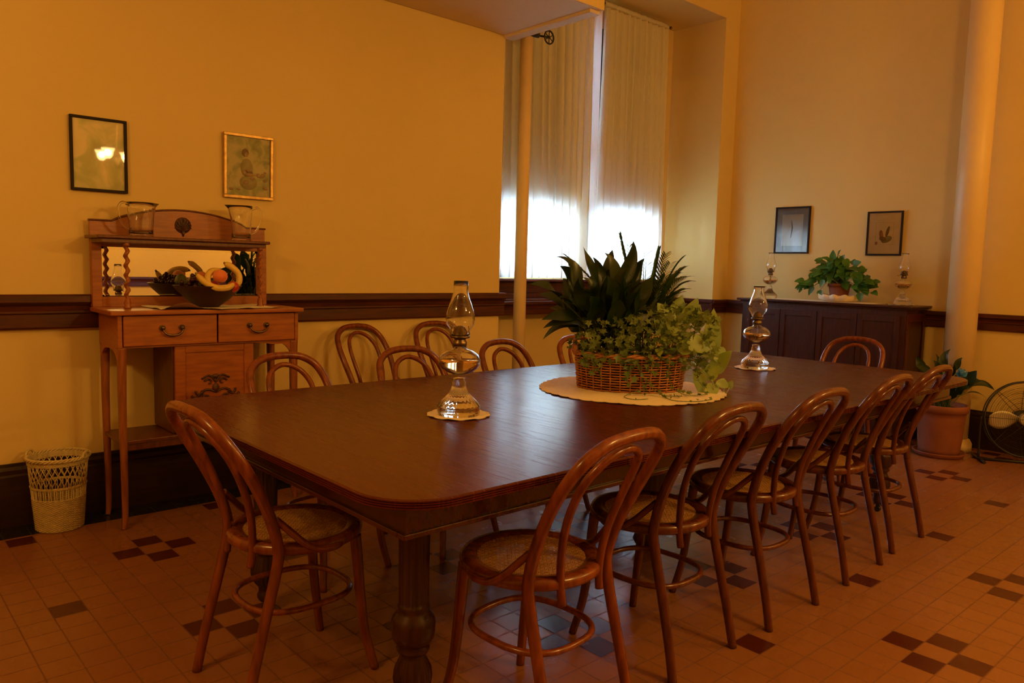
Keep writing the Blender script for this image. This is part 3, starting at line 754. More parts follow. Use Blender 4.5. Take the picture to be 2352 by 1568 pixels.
# ------------------------------------------------------------------ glassware
def pitcher(x, y, z, rz, h, r0, r1, label):
    r0 = r1*.90
    root = empty('glass_pitcher', (x, y, z), label, 'pitcher', rz, 'glass pitchers on the sideboard')
    t = .004
    def spout(r, zz, a):
        k = max(0, (zz/h-.72)/.28); d = math.cos(a); s = max(0, d)**10
        rib = 1-.045*abs(math.cos(a*10)) if .1*h < zz < .62*h else 1
        return r*rib+.030*k*k*s
    def hgt(p):  return p
    prof = [(0, 0), (r0*.92, 0), (r0, .006), (r0*1.0, h*.25), (r1*.98, h*.6), (r1, h*.9), (r1*1.04, h), (r1*1.04-t, h), (r1-t, h*.9), (r1*.98-t, h*.6), (r0-t, h*.25), (r0-t, .016), (0, .014)]
    MB().lathe(prof, seg=60, flute=spout).build('body', M['glass'], root)
    P = [(-r1*.96, 0, h*.90), (-r1-.030, 0, h*.97), (-r1-.052, 0, h*.80), (-r1-.045, 0, h*.5), (-r1-.018, 0, h*.27), (-r0*.97, 0, h*.22)]
    MB().tube(catmull(P, 6), lambda t: .0068-.002*t, 10).build('handle', M['glass'], root)
pitcher(1.19, 4.065, 1.3885, .25, .165, .050, .062, 'clear ribbed glass pitcher at the left end of the sideboard\'s top shelf')
pitcher(1.690, 4.055, 1.3885, PI-.05, .185, .050, .056, 'tall clear glass pitcher at the right end of the sideboard\'s top shelf')

def oil_lamp(x, y, z, label, s=1.0, simple=False, hs=1.0, rz=0, flare=False):
    root = empty('oil_lamp', (x, y, z), label, 'oil lamp', rz, 'glass oil lamps'); root.scale = (s, s, s*.9)
    def fl(r, zz, a):
        if .030 < zz < .125: return r*(1-.05*(1-abs(math.cos(a*12)))*min(1, (zz-.03)/.02))
        if .006 < zz < .022: return r*(1-.012*abs(math.cos(a*36)))
        return r
    foot = [(0, .012), (.050, .010), (.068, .0), (.074, .0), (.076, .012), (.075, .024), (.076, .028), (.076, .036), (.070, .046), (.052, .064), (.036, .082), (.027, .102), (.023, .116), (.0235, .126), (.019, .134), (.021, .142), (.0, .146)]
    MB().lathe(foot, seg=96, flute=fl).build('foot', M['glass'], root)
    fo = [(0, .1565), (.020, .157), (.040, .165), (.064, .182), (.0735, .202), (.074, .215), (.066, .235), (.046, .250), (.026, .256), (.022, .262), (.022, .280),
          (.0195, .280), (.0195, .260), (.024, .253), (.045, .246), (.063, .232), (.0705, .214), (.070, .203), (.061, .186), (.038, .170), (.018, .163), (0, .1625)]
    MB().lathe(fo, seg=48).build('oil_font', M['glass'], root)
    MB().lathe([(0, .1635), (.017, .164), (.037, .171), (.060, .187), (.0688, .204), (.0688, .214), (0, .2141)], seg=40).build('oil', M['oil'], root)
    bu = MB(); bu.lathe([(.0225, .268), (.0245, .270), (.0245, .285), (.020, .290), (.020, .297), (.033, .300), (.036, .306), (.030, .309), (.026, .320), (.021, .335), (.012, .345), (.006, .347), (0, .347)], seg=32)
    for k in range(4):
        a = PI/4+k*PI/2; d = V((math.cos(a), math.sin(a), 0))
        bu.tube([d*.034+V((0, 0, .305)), d*.038+V((0, 0, .315)), d*.033+V((0, 0, .345))], .0016, 5)
    bu.tube([(.03, 0, .297), (.052, 0, .295)], .0018, 6).tube([(.050, 0, .295), (.054, 0, .295)], .007, 12)
    bu.build('burner', M['brass'], root)
    MB().tube(catmull([(.003, 0, .345), (.002, 0, .27), (-.004, .002, .23), (.004, 0, .20), (.02, .005, .178)], 5), lambda t: (.008, .0014), 8, flat=(0, 1, 0)).build('wick', M['wick'], root)
    top = .52*hs
    co = [(.030, .308), (.031, .320), (.036, .332), (.048, .352), (.0515, .372), (.049, .395), (.039, .430), (.030, .458), (.0258, .480), (.0255, top-.02)]
    co += [(.0275, top-.008), (.033, top)] if flare else [(.0255, top)]
    inn = [(r-.0016, zz) for r, zz in co[::-1]]
    MB().lathe(co+inn, seg=48, closed=True).build('chimney', M['glass'], root)
    return root
def doily(x, y, z, r, label, n=28, mat=None, sx=1, sy=1, rz=0, group=None):
    b = MB(); seg = n*8
    def R(k): a = 2*PI*k/seg; return r*(1+.030*abs(math.sin(a*n/2))**.7+.008*math.sin(a*5))
    for zz, flip in ((z, 1), (z+.0018, 0)):
        rings = []
        for f in (0, .3, .6, .8, .9, 1):
            if f == 0: rings.append([b.bm.verts.new((x, y, zz))]); continue
            ring = []
            for k in range(seg):
                a = 2*PI*k/seg; q = R(k) if f > .85 else r
                p = V((sx*q*f*math.cos(a), sy*q*f*math.sin(a), 0)); p.rotate(Matrix.Rotation(rz, 3, 'Z'))
                ring.append(b.bm.verts.new((x+p.x, y+p.y, zz+(.0014*math.sin(a*9+x*7)+.0014 if f == 1 else 0))))
            rings.append(ring)
        for A, B in zip(rings, rings[1:]):
            for k in range(seg):
                k2 = (k+1) % seg
                if len(A) == 1: b.face([A[0], B[k], B[k2]])
                elif A is rings[-2] and k % 8 in (3, 4) and False: continue
                else: b.face([A[k], B[k], B[k2], A[k2]])
    o = b.build('doily', mat or M['lace']); return tag(o, label, 'doily', group or 'lace doilies')
LX1, LY1 = 1.655, 2.105
doily(LX1, LY1, TZ+.0008, .108, 'small cream lace doily under the nearer oil lamp', 22)
oil_lamp(LX1, LY1, TZ+.003, 'tall clear glass oil lamp nearest, on the table before the plant basket', 1.0, rz=.6)
LX2, LY2 = 3.835, 2.235
doily(LX2, LY2, TZ+.0008, .108, 'small lace doily under the farther table oil lamp', 22)
oil_lamp(LX2, LY2, TZ+.003, 'glass oil lamp with flared chimney rim at the far end of the table', 1.0, hs=.965, rz=2.2, flare=True)
doily(2.64, 2.135, TZ+.0008, .395, 'large round cream lace doily under the plant basket', 44)

# ------------------------------------------------------------------ pictures
def art_mat(kind):
    m, nt, out = node_mat('print_'+kind); L = nt.links.new
    tc = N(nt, 'ShaderNodeTexCoord')
    p = N(nt, 'ShaderNodeBsdfPrincipled'); p.inputs['Roughness'].default_value = .6
    def noise(s, d=4, dist=0):
        n = N(nt, 'ShaderNodeTexNoise'); n.inputs['Scale'].default_value = s; n.inputs['Detail'].default_value = d; n.inputs['Distortion'].default_value = dist
        L(tc.outputs['Object'], n.inputs['Vector']); return n.outputs[0]
    cols = {'misty': [(.50, .46, .16), (.85, .70, .36), (.62, .60, .24), (.90, .74, .40)],
            'garden': [(.17, .17, .05), (.46, .40, .17), (.28, .30, .10), (.50, .43, .20)],
            'cream': [(.62, .50, .36), (.66, .54, .40), (.60, .48, .34), (.66, .54, .40)],
            'grey': [(.22, .22, .22), (.26, .26, .26), (.20, .20, .21), (.24, .24, .24)],
            'greyin': [(.50, .46, .38), (.58, .54, .46), (.48, .44, .36), (.55, .50, .42)]}[kind]
    cr = N(nt, 'ShaderNodeValToRGB'); e = cr.color_ramp.elements
    e[0].position = .3; e[0].color = rgba(cols[0]); e[1].position = .7; e[1].color = rgba(cols[1])
    for q, c in ((.45, cols[2]), (.58, cols[3])): x = e.new(q); x.color = rgba(c)
    L(noise(7 if kind != 'garden' else 16, 6, .6), cr.inputs[0]); L(cr.outputs[0], p.inputs['Base Color'])
    L(p.outputs[0], out.inputs[0]); return m
for k in ('misty', 'garden', 'cream', 'grey', 'greyin'): M['art_'+k] = art_mat(k)
def picture(axis, c0, c1, z0, z1, wallpos, fw, fmat, art, label, name='framed_picture', marks=None, tilt=.0):
    # local frame: u along wall, w out of wall (toward the room), z up ; hung with a slight forward tilt
    cu = (c0+c1)/2; hw = abs(c1-c0)/2; h = z1-z0
    root = bpy.data.objects.new(name, None); link(root); tag(root, label, 'picture', 'framed pictures'); root.empty_display_size = .05
    if axis == 'x': root.location = (cu, wallpos-.004, z0); root.rotation_euler = (tilt, 0, 0)          # out = -Y
    else: root.location = (wallpos-.004, cu, z0); root.rotation_euler = (tilt, 0, -PI/2)
    b = MB(); d = .018
    for (a, c, p, q) in ((-hw, hw, 0, fw), (-hw, hw, h-fw, h), (-hw, -hw+fw, fw, h-fw), (hw-fw, hw, fw, h-fw)): b.box(a, c, -d, 0, p, q, .002)
    b.build('frame', fmat, root)
    MB().box(-hw+fw, hw-fw, -.006, -.003, fw, h-fw).build('artwork', art, root)
    if marks: marks(root, hw-fw, fw, h-fw)
    MB().box(-hw+fw, hw-fw, -.013, -.0115, fw, h-fw).build('glass_front', M['pane'], root)
def blob(root, name, pts, col, y=-.0075, rough=.7):
    for (u, z, ru, rz_, c) in pts: pass
def garden_marks(root, hw, z0, z1):
    R_ = random.Random(2); cz = (z0+z1)/2
    mats = {'hair': principled('paint_brown', (.18, .07, .03), .7, noise=60), 'skin': principled('paint_skin', (.42, .24, .11), .7, noise=60), 'dress': principled('paint_cream', (.34, .28, .12), .7, noise=50, col2=(.24, .2, .08)), 'sash': principled('paint_sash', (.10, .04, .02), .7, noise=40), 'rose': principled('paint_rose', (.40, .22, .13), .7, noise=60)}
    def el(mat, u, z, a, c, y, n=20):
        b = MB(); b.lathe([(0, 0), (1, 0), (1, .0006), (0, .0006)], seg=n, mtx=Matrix.Translation((u, y, z)) @ Matrix.Rotation(PI/2, 4, 'X') @ Matrix.Diagonal((a, c, 1, 1))); return b
    fig = MB()
    def add(mk, u, z, a, c, y):
        fig.mat(mats[mk]); fig.lathe([(0, 0), (1, 0), (1, .0006), (0, .0006)], seg=20, mtx=Matrix.Translation((u, y, z)) @ Matrix.Rotation(PI/2, 4, 'X') @ Matrix.Diagonal((a, c, 1, 1)))
    add('dress', -.01, cz-.005, .034, .050, -.0062); add('sash', -.005, cz-.030, .030, .012, -.0066); add('hair', -.018, cz+.075, .020, .022, -.0064)
    add('skin', -.012, cz+.066, .011, .014, -.0068); add('skin', .005, cz-.042, .040, .008, -.0069); add('dress', 0, cz-.085, .05, .04, -.0061)
    for k in range(12): add('rose', R_.uniform(-hw*.85, hw*.85), z0+R_.uniform(.03, .14), R_.uniform(.008, .016), R_.uniform(.006, .012), -.0066-.0001*k)
    fig.build('painted_figure', None, root)
def mat_opening(art_key, marks2=None, ow=.6):
    def f(root, hw, z0, z1):
        cz = (z0+z1)/2; hh = (z1-z0)/2
        MB().box(-hw*.66, hw*.66, -.0072, -.0062, cz-hh*.72, cz+hh*.72).build('print', M[art_key], root)
        if marks2: marks2(root, hw, cz, hh)
    return f
def flower_marks(root, hw, cz, hh):
    fig = MB(); ms = [principled('paint_plum', (.16, .07, .06), .7, noise=60), principled('paint_sage', (.24, .22, .12), .7, noise=50), principled('paint_mauve', (.30, .12, .09), .7, noise=60)]
    def add(m, u, z, a, c, rot, y):
        fig.mat(m); fig.lathe([(0, 0), (1, 0), (1, .0005), (0, .0005)], seg=18, mtx=Matrix.Translation((u, y, z)) @ Matrix.Rotation(rot, 4, 'Y') @ Matrix.Rotation(PI/2, 4, 'X') @ Matrix.Diagonal((a, c, 1, 1)))
    add(ms[1], .02, cz-.05, .045, .025, -.4, -.0075); add(ms[2], -.025, cz-.01, .016, .038, -.15, -.0079); add(ms[0], .025, cz+.015, .012, .045, .25, -.0082)
    add(ms[0], -.01, cz-.045, .03, .018, .3, -.0085); add(ms[2], -.062, cz-.08, .010, .014, .2, -.0085)
    fig.build('painted_flowers', None, root)
    b = MB(); w = hw*.56; h2 = hh*.55
    for (a, c, p, q) in ((-w, w, cz-h2, cz-h2+.002), (-w, w, cz+h2-.002, cz+h2), (-w, -w+.002, cz-h2, cz+h2), (w-.002, w, cz-h2, cz+h2)): b.box(a, c, -.0078, -.0074, p, q)
    b.build('plate_mark', principled('paint_line', (.50, .40, .28), .8, noise=30), root)
def grey_marks(root, hw, cz, hh):
    b = MB().tube([(-.01, -.0075, cz+hh*.45), (0, -.0075, cz+hh*.1), (-.012, -.0075, cz-hh*.35)], lambda t: .006*math.sin(PI*min(.95, t+.05))+.001, 6)
    b.build('sketched_figure', principled('paint_grey', (.22, .20, .18), .8, noise=60), root)
picture('x', .918, 1.172, 1.602, 1.958, YA, .013, M['frame_k'], M['art_misty'], 'black-framed misty green picture reflecting the lamps, above the left of the sideboard', tilt=.0)
picture('x', 1.656, 1.936, 1.626, 1.975, YA, .016, M['frame_g'], M['art_garden'], 'gilt-framed garden painting with a woman, above the right of the sideboard', marks=garden_marks, tilt=.02)
picture('y', 3.350, 3.682, 1.475, 1.892, XB, .014, M['frame_k'], M['art_grey'], 'black-framed grey-matted print reflecting the window, left above the dark cabinet', marks=mat_opening('art_greyin', grey_marks), tilt=.0)
picture('y', 2.560, 2.845, 1.462, 1.823, XB, .014, M['frame_k'], M['art_cream'], 'black-framed cream flower print, right above the dark cabinet', marks=mat_opening('art_cream', flower_marks), tilt=.015)

# ------------------------------------------------------------------ dark cabinet on the right wall
cb = empty('panelled_cabinet', (0, 0, 0), 'long dark panelled cabinet against the far yellow wall', 'cabinet')
cx0, cx1, cy0, cy1, cz = 6.155, 6.52, 2.335, 3.74, 1.035
b = MB().box(cx0, cx1, cy0, cy1, .04, cz).box(cx0-.012, cx1, cy0-.012, cy1+.012, 0, .07, .004); b.build('body', M['sbB'], cb)
b = MB().box(cx0-.035, 6.545, cy0-.04, cy1+.045, cz+.014, 1.068, .005).box(cx0-.015, 6.53, cy0-.018, cy1+.02, cz, cz+.014, .003); b.build('top', M['sbBtop'], cb)
edges = [cy0, cy0+.06]
n = 4; wdt = (cy1-cy0-.08)/n
for k in range(n):
    a = cy0+.04+k*wdt; c = a+wdt; f = .045
    d = MB(); xx0, xx1 = cx0-.014, cx0
    d.box(xx0, xx1, a+.003, a+f, .10, cz-.045, .002).box(xx0, xx1, c-f, c-.003, .10, cz-.045, .002).box(xx0, xx1, a+f, c-f, .10, .17, .002).box(xx0, xx1, a+f, c-f, cz-.045-.05, cz-.045, .002)
    d.box(cx0-.005, cx0+.001, a+f, c-f, .17, cz-.095)
    d = d.build('door', M['sbB'], cb)
    d['label'] = 'dark framed door panel'
b = MB(); a, c = cx0+.05, cx1-.04
b.box(cx0+.003, a, cy0-.010, cy0, .08, cz-.03, .002).box(c, cx1, cy0-.010, cy0, .08, cz-.03, .002).box(a, c, cy0-.010, cy0, .08, .15, .002).box(a, c, cy0-.010, cy0, cz-.09, cz-.03, .002)
b.build('side_panel', wood('cabinet_side', (.085, .016, .008), (.045, .009, .005), .32, (22, 22, 3)), cb)
# lace on the cabinet
b = MB(); P = []
n = 90
top_z = 1.0688
for k in range(n+1): t = k/n; P.append((6.20+.012*abs(math.sin(k*1.1)), 2.62+.98*t))
for k in range(n+1): t = 1-k/n; P.append((6.47-.010*abs(math.sin(k*1.1)), 2.62+.98*t))
vs = [b.bm.verts.new((p[0], p[1], top_z)) for p in P]; vt = [b.bm.verts.new((p[0], p[1], top_z+.002)) for p in P]
b.face(vs[::-1]); b.face(vt)
for i in range(len(P)): j = (i+1) % len(P); b.face([vs[i], vs[j], vt[j], vt[i]])
tag(b.build('lace_runner', M['lace']), 'long white lace runner along the top of the dark cabinet', 'table runner')
doily(6.36, 2.46, 1.0688, .10, 'small lace doily under the right-hand oil lamp on the cabinet', 22)
oil_lamp(6.33, 3.585, 1.0715, 'glass oil lamp at the left end of the dark cabinet', .86, rz=1.0, flare=True)
oil_lamp(6.36, 2.455, 1.0715, 'glass oil lamp on the right end of the dark cabinet', .86, rz=2.0, flare=True)

# ------------------------------------------------------------------ plants
RH = V((.742, -.67, 0)); VH = V((.67, .742, 0)); UP = V((0, 0, 1))
def leaf(b, base, tip, width, sag=.15, fold=.25, normal=None, n=7, prof='lance', twist=0, bend=0):
    base = V(base); tip = V(tip); d = tip-base; Ln = d.length
    if Ln < 1e-6: return
    mid = (base+tip)/2+V((0, 0, sag*Ln))
    if bend: mid = mid+d.cross(V(normal)).normalized()*bend*Ln
    rows = []
    nrm = V(normal) if normal is not None else UP
    for i in range(n+1):
        t = i/n
        p = base*(1-t)**2+mid*2*t*(1-t)+tip*t*t
        tg = (mid-base)*2*(1-t)+(tip-mid)*2*t; tg.normalize()
        sd = tg.cross(nrm)
        if sd.length < .05: sd = tg.orthogonal()
        sd.normalize(); up = sd.cross(tg)
        if prof == 'lance': w = math.sin(PI*min(1, t**.80))**.85*(1-.30*t)*1.08
        elif prof == 'heart': w = (math.sin(PI*min(1, (t*.93+.07))**.62)**.8) if t > 0 else .55
        else: w = math.sin(PI*t)**.6
        if t >= 1: w = 0
        w *= width/2
        if twist: rot = Matrix.Rotation(twist*t, 3, tg); sd = rot @ sd; up = rot @ up
        wave = .08*math.sin(t*9+base.x*40)*w
        if w < 1e-5: v = b.bm.verts.new(p); rows.append((v, v, v))
        else: rows.append((b.bm.verts.new(p-sd*w+up*(w*fold+wave)), b.bm.verts.new(p), b.bm.verts.new(p+sd*w+up*(w*fold-wave))))
    for A, B in zip(rows, rows[1:]):
        for q in (0, 1):
            vs = [A[q], A[q+1], B[q+1], B[q]]; u = []
            for v in vs:
                if v not in u: u.append(v)
            if len(u) > 2: b.face(u, True)
def ivy_leaf(b, c, dirn, nrm, s):
    dirn = V(dirn).normalized(); nrm = V(nrm); sd = dirn.cross(nrm)
    if sd.length < .05: sd = dirn.orthogonal()
    sd.normalize(); up = sd.cross(dirn)
    pts = [(0, -.1), (.55, -.15), (.38, .22), (.85, .5), (.30, .62), (0, 1.25), (-.30, .62), (-.85, .5), (-.38, .22), (-.55, -.15)]
    c = V(c); cv = b.bm.verts.new(c+dirn*.35*s+up*s*-.06)
    vs = [b.bm.verts.new(c+sd*x*s*.8+dirn*y*s+up*abs(x)*s*.22) for x, y in pts]
    for i in range(len(vs)): b.face([cv, vs[i], vs[(i+1) % len(vs)]], True)
def wicker(name_root, a, bb, h, z, cx, cy, rot, flare, mat, nst, nrow, r, weave=True, zstart=0.0, zend=1.0, part='weave'):
    b = MB(); seg = nst*4
    for j in range(nrow):
        t = zstart+(zend-zstart)*j/(nrow-1); zz = z+.004+(h-.008)*t; f = 1-flare*(1-t); pts = []
        for k in range(seg):
            ang = 2*PI*k/seg; off = .0032*math.cos(PI*(k/4*1.0*2/1)/1*0.5*2/2+PI*j) if weave else 0
            off = .0030*math.cos(PI*k/4*1.0+PI*j) if weave else 0
            p = V(((a*f+off)*math.cos(ang), (bb*f+off)*math.sin(ang), 0)); p.rotate(Matrix.Rotation(rot, 3, 'Z'))
            pts.append((cx+p.x, cy+p.y, zz))
        b.tube(pts, r, 5, closed=True)
    return b
def ept(a, bb, ang, rot): 
    p = V((a*math.cos(ang), bb*math.sin(ang), 0)); p.rotate(Matrix.Rotation(rot, 3, 'Z')); return p
# oval basket on the table
KX, KY, KR = 2.665, 2.165, -math.atan2(.67, .742)
ka, kb_, kh = .245, .175, .150; zb = TZ+.003
bk = empty('wicker_basket', (0, 0, 0), 'oval brown wicker basket full of plants on the table\'s large doily', 'basket')
wicker('', ka, kb_, kh-.01, zb, KX, KY, KR, .06, M['wicker'], 34, 13, .0034).build('weave', M['wicker'], bk)
b = MB()
for k in range(34):
    ang = 2*PI*(k+.0)/34; p0 = ept(ka*.94, kb_*.94, ang, KR); p1 = ept(ka, kb_, ang, KR)
    b.tube([(KX+p0.x, KY+p0.y, zb), (KX+p1.x, KY+p1.y, zb+kh)], .0034, 6)
b.build('stakes', M['wicker'], bk)
b = MB()
for off, ph, zz in ((.0, 0, kh), (.006, PI, kh+.004), (-.004, PI/2, kh+.008)):
    pts = []
    for k in range(140):
        ang = 2*PI*k/140; p = ept(ka+off+.005*math.cos(k*.9+ph), kb_+off+.005*math.cos(k*.9+ph), ang, KR); pts.append((KX+p.x, KY+p.y, zb+zz+.004*math.sin(k*.9+ph)))
    b.tube(pts, .0058, 6, closed=True)
b.build('rim', M['wicker'], bk)
b = MB(); b.lathe([(1, 0), (1, .006), (0, .006), (0, 0)], seg=40, mtx=Matrix.Translation((KX, KY, zb)) @ Matrix.Rotation(KR, 4, 'Z') @ Matrix.Diagonal((ka*.93, kb_*.93, 1, 1))); b.build('bottom', M['wicker'], bk)
b = MB(); b.capends = False; b.lathe([(.92, .004), (.97, kh-.012)], seg=44, mtx=Matrix.Translation((KX, KY, zb)) @ Matrix.Rotation(KR, 4, 'Z') @ Matrix.Diagonal((ka*.965, kb_*.955, 1, 1))); o = b.build('interior_shade', M['soil'], bk); sm = o.modifiers.new('thick', 'SOLIDIFY'); sm.thickness = .0015  # added dark sheet standing in for the shaded basket interior behind the weave
for s in (-1, 1):
    b = MB(); c = V((KX, KY, 0))+RH*s*(ka+.002)
    for q in range(2):
        pts = []
        for k in range(17):
            t = PI*k/16; pp = c+VH*(.042*math.cos(t)) + UP*(zb+kh-.005+.062*math.sin(t)) + RH*.004*math.sin(k*1.3+q*PI)
            pts.append(pp)
        b.tube(pts, .0062, 7)
    b.build('handle', M['wicker'], bk)
b = MB(); b.lathe([(1, 0), (.6, .012), (0, .015)], seg=36, mtx=Matrix.Translation((KX, KY, zb+kh-.03)) @ Matrix.Rotation(KR, 4, 'Z') @ Matrix.Diagonal((ka*.97, kb_*.96, 1, 1))); b.build('soil', M['soil'], bk)
KC = V((KX, KY, 0))
def loc(r, v, z): return KC+RH*r+VH*v+UP*z
def pxl(px, py, v=0):   # convenience for laying plants out round the basket: right offset and height
    return (px-1462)*.00194*(1+v*.28), .763+(893-py)*.00197
def lily_plant(name, root_label, base_c, tips, filler, mat, stemmat, wrange=(.07, .095), Lr=(.2, .28), seed=1, cat='peace lily'):
    R_ = random.Random(seed)
    root = empty(name, base_c, root_label, cat); bc = V(base_c)
    f = MB(); st = MB()
    for (tip, wd, ln, sag) in tips+filler:
        tip = V(tip)-bc; out = V((tip.x, tip.y, 0)); 
        o = V((R_.uniform(-.05, .05), R_.uniform(-.05, .05), 0))
        dirn = (tip-V((0, 0, .02))); L_ = dirn.length
        horiz = out.normalized() if out.length > .01 else V((1, 0, 0))
        # blade start: back along a curve toward the base
        el = max(-.2, min(1, dirn.z/max(L_, .01)))            # how upright the leaf stands
        arch = (1-el)*.45+.05
        hr = out.length; ln = ln*R_.uniform(1.0, 1.2); start = horiz*max(.0, hr-ln*(.34+.58*(1-el)))+V((0, 0, tip.z-ln*(el*.85)+ln*arch*.75+sag*ln))
        start += V((R_.uniform(-.03, .03), R_.uniform(-.03, .03), 0))
        side = V((-horiz.y, horiz.x, 0))
        nrm = (UP*(1-el*.6)-VH*(.2+.8*el)+side*R_.uniform(-.6, .6)).normalized()
        if start.z < .03: start.z = .03
        leaf(f, start, tip, wd*.98, .14+arch*.42, R_.uniform(.15, .5), nrm, 9, 'lance', R_.uniform(-1.3, 1.3), R_.uniform(-.28, .28))
        st.tube([o, (o+start)*.5+V((0, 0, .02)), start, start+(tip-start)*.08+V((0, 0, .16*ln*.15))], lambda t: .0028-.0012*t, 5)
    st.build('stems', stemmat, root); f.build('foliage', mat, root, recalc=False)
    return root
tips = []
def T_(px, py, v, wd, ln, sag=.0): r, z = pxl(px, py, v); tips.append((loc(r, v, z), wd, ln, sag))
for a_ in ((1347, 578, .02, .075, .22), (1392, 590, -.02, .06, .2), (1372, 600, .05, .06, .18), (1458, 562, .0, .075, .28), (1418, 582, .08, .06, .22), (1283, 602, -.02, .07, .24, .08), (1300, 622, .08, .07, .2),
           (1222, 664, -.05, .095, .27, .12), (1250, 690, .06, .08, .2, .1), (1252, 742, -.05, .06, .2, .14), (1258, 762, -.02, .05, .2, .12), (1262, 790, .03, .045, .18, .12), (1330, 645, -.12, .09, .22), (1300, 700, -.1, .09, .22, .1),
           (1486, 600, .02, .07, .22), (1500, 640, -.05, .08, .2), (1440, 620, -.12, .1, .26), (1390, 640, -.14, .1, .24), (1350, 690, -.16, .1, .22, .06), (1420, 690, -.17, .1, .22, .05), (1470, 660, -.12, .09, .2), (1310, 650, .1, .09, .22),
           (1540, 655, .1, .07, .2), (1520, 690, .0, .08, .2), (1280, 720, .1, .08, .2, .1)): T_(*a_)
R_ = random.Random(12); fill = []
for k in range(74):
    a_ = R_.uniform(0, 2*PI); rr = R_.uniform(.02, .30); r = -.10+rr*math.cos(a_); v = rr*.8*math.sin(a_)
    z = .763+.17+R_.uniform(.10, .40)*(1-rr*1.2)
    fill.append((loc(r, v, z), R_.uniform(.05, .09), R_.uniform(.14, .22), R_.uniform(0, .08)))
lily_plant('peace_lily', 'dark broad-leaved peace lily filling the left of the table basket', tuple(loc(-.09, 0, zb+kh-.02)), tips, fill, M['lily'], M['stem'], seed=3)
# parlour palm
root = empty('parlor_palm', tuple(loc(.06, .05, zb+kh-.02)), 'feathery palm fronds rising at the right behind the basket', 'palm'); bc = root.location.copy()
f = MB(); st = MB()
def frond(start, tip, sag, nl, ll, seed=0):
    R_ = random.Random(seed); start = V(start); tip = V(tip); mid = (start+tip)/2+UP*sag
    P = [start*(1-t)**2+mid*2*t*(1-t)+tip*t*t for t in [i/16 for i in range(17)]]
    st.tube(P, lambda t: .0026-.0018*t, 5)
    for i in range(nl):
        t = .38+.60*i/(nl-1); p = start*(1-t)**2+mid*2*t*(1-t)+tip*t*t; tg = ((mid-start)*2*(1-t)+(tip-mid)*2*t).normalized()
        for s in (-1, 1):
            sd = tg.cross(UP).normalized()*s; d = (tg*.75+sd*.8+UP*.12).normalized(); L_ = ll*(1-.45*abs(t-.55)/.45)*R_.uniform(.85, 1.1)
            leaf(f, p, p+d*L_-UP*L_*.18, .0095, .12, .2, UP, 4, 'lance')
for k, (px, py, v, sag) in enumerate(((1587, 650, .0, .16), (1578, 620, .06, .15), (1540, 590, .1, .12), (1570, 600, .02, .14), (1520, 580, .05, .1), (1583, 668, .05, .14), (1548, 690, -.05, .10), (1565, 636, .1, .14), (1492, 570, .12, .08), (1432, 550, .05, .05), (1560, 675, -.06, .12), (1590, 640, .12, .16), (1500, 590, .15, .1), (1315, 598, .12, .10), (1460, 572, .14, .06), (1530, 640, -.04, .12), (1555, 610, .15, .14))):
    r, z = pxl(px, py, v); frond((0, 0, 0), V(loc(r, v, z))-bc, sag, 15, .09, k)
st.build('stems', M['stem'], root); f.build('foliage', M['palm'], root, recalc=False)
# pothos at the right
root = empty('pothos', tuple(loc(.16, -.03, zb+kh-.02)), 'yellow-green pothos with heart-shaped leaves spilling over the basket\'s right', 'pothos'); bc = root.location.copy()
f = MB(); st = MB(); R_ = random.Random(5)
for (bpx, bpy_, px, py, v, wd) in ((1545, 745, 1512, 697, -.08, .085), (1555, 740, 1572, 680, -.04, .085), (1578, 738, 1603, 683, -.06, .07), (1600, 735, 1618, 700, .02, .07), (1640, 800, 1642, 706, -.06, .085), (1600, 745, 1628, 716, -.02, .08), (1530, 760, 1500, 720, -.1, .07),
        (1650, 850, 1690, 800, -.02, .075), (1630, 860, 1664, 835, -.06, .075), (1560, 800, 1600, 770, -.16, .07), (1610, 840, 1625, 905, -.1, .06), (1560, 760, 1530, 735, -.14, .07), (1655, 800, 1680, 840, .0, .08), (1668, 882, 1677, 862, -.06, .055), (1686, 884, 1695, 866, -.04, .035), (1645, 870, 1640, 905, -.1, .06), (1615, 780, 1650, 815, -.12, .08), (1580, 770, 1612, 800, -.17, .08)):
    r0, z0 = pxl(bpx, bpy_, v); r1, z1 = pxl(px, py, v)
    A = V(loc(r0, v, z0))-bc; B = V(loc(r1, v+R_.uniform(-.02, .02), z1))-bc
    leaf(f, A, B, wd, R_.uniform(-.02, .06), .2, (-VH*.9+UP*.5+RH*R_.uniform(-.3, .3)), 8, 'heart')
    if bpy_ < 866: st.tube(catmull([(0, 0, 0), A*.55+UP*.03, A], 4), .002, 5)
def L3(px, py, v): r, z = pxl(px, py, v); return V(loc(r, v, z))-bc
st.tube(catmull([L3(1600, 830, -.1), L3(1640, 860, -.12), L3(1650, 892, -.1), L3(1668, 897, -.08), L3(1676, 884, -.06)], 6), .0022, 6)
st.tube(catmull([L3(1660, 897, -.09), L3(1680, 893, -.07), L3(1688, 882, -.05)], 5), .0018, 6)
st.tube(catmull([L3(1600, 850, -.12), L3(1625, 885, -.14), L3(1618, 912, -.16)], 5), .0018, 6)
for k in range(24):
    r = R_.uniform(.08, .34); v = R_.uniform(-.2, .12); z = zb+kh+R_.uniform(0, .13)-max(0, r-.25)*.5
    A = V(loc(r, v, z))-bc; d = V((R_.uniform(-1, 1), R_.uniform(-1, 1), R_.uniform(-.6, .5))).normalized()
    leaf(f, A, A+d*R_.uniform(.04, .065), R_.uniform(.03, .045), .05, .2, (-VH*.6+UP*.8), 6, 'heart')
st.build('stems', M['stem2'], root); f.build('foliage', M['pothos'], root, recalc=False)
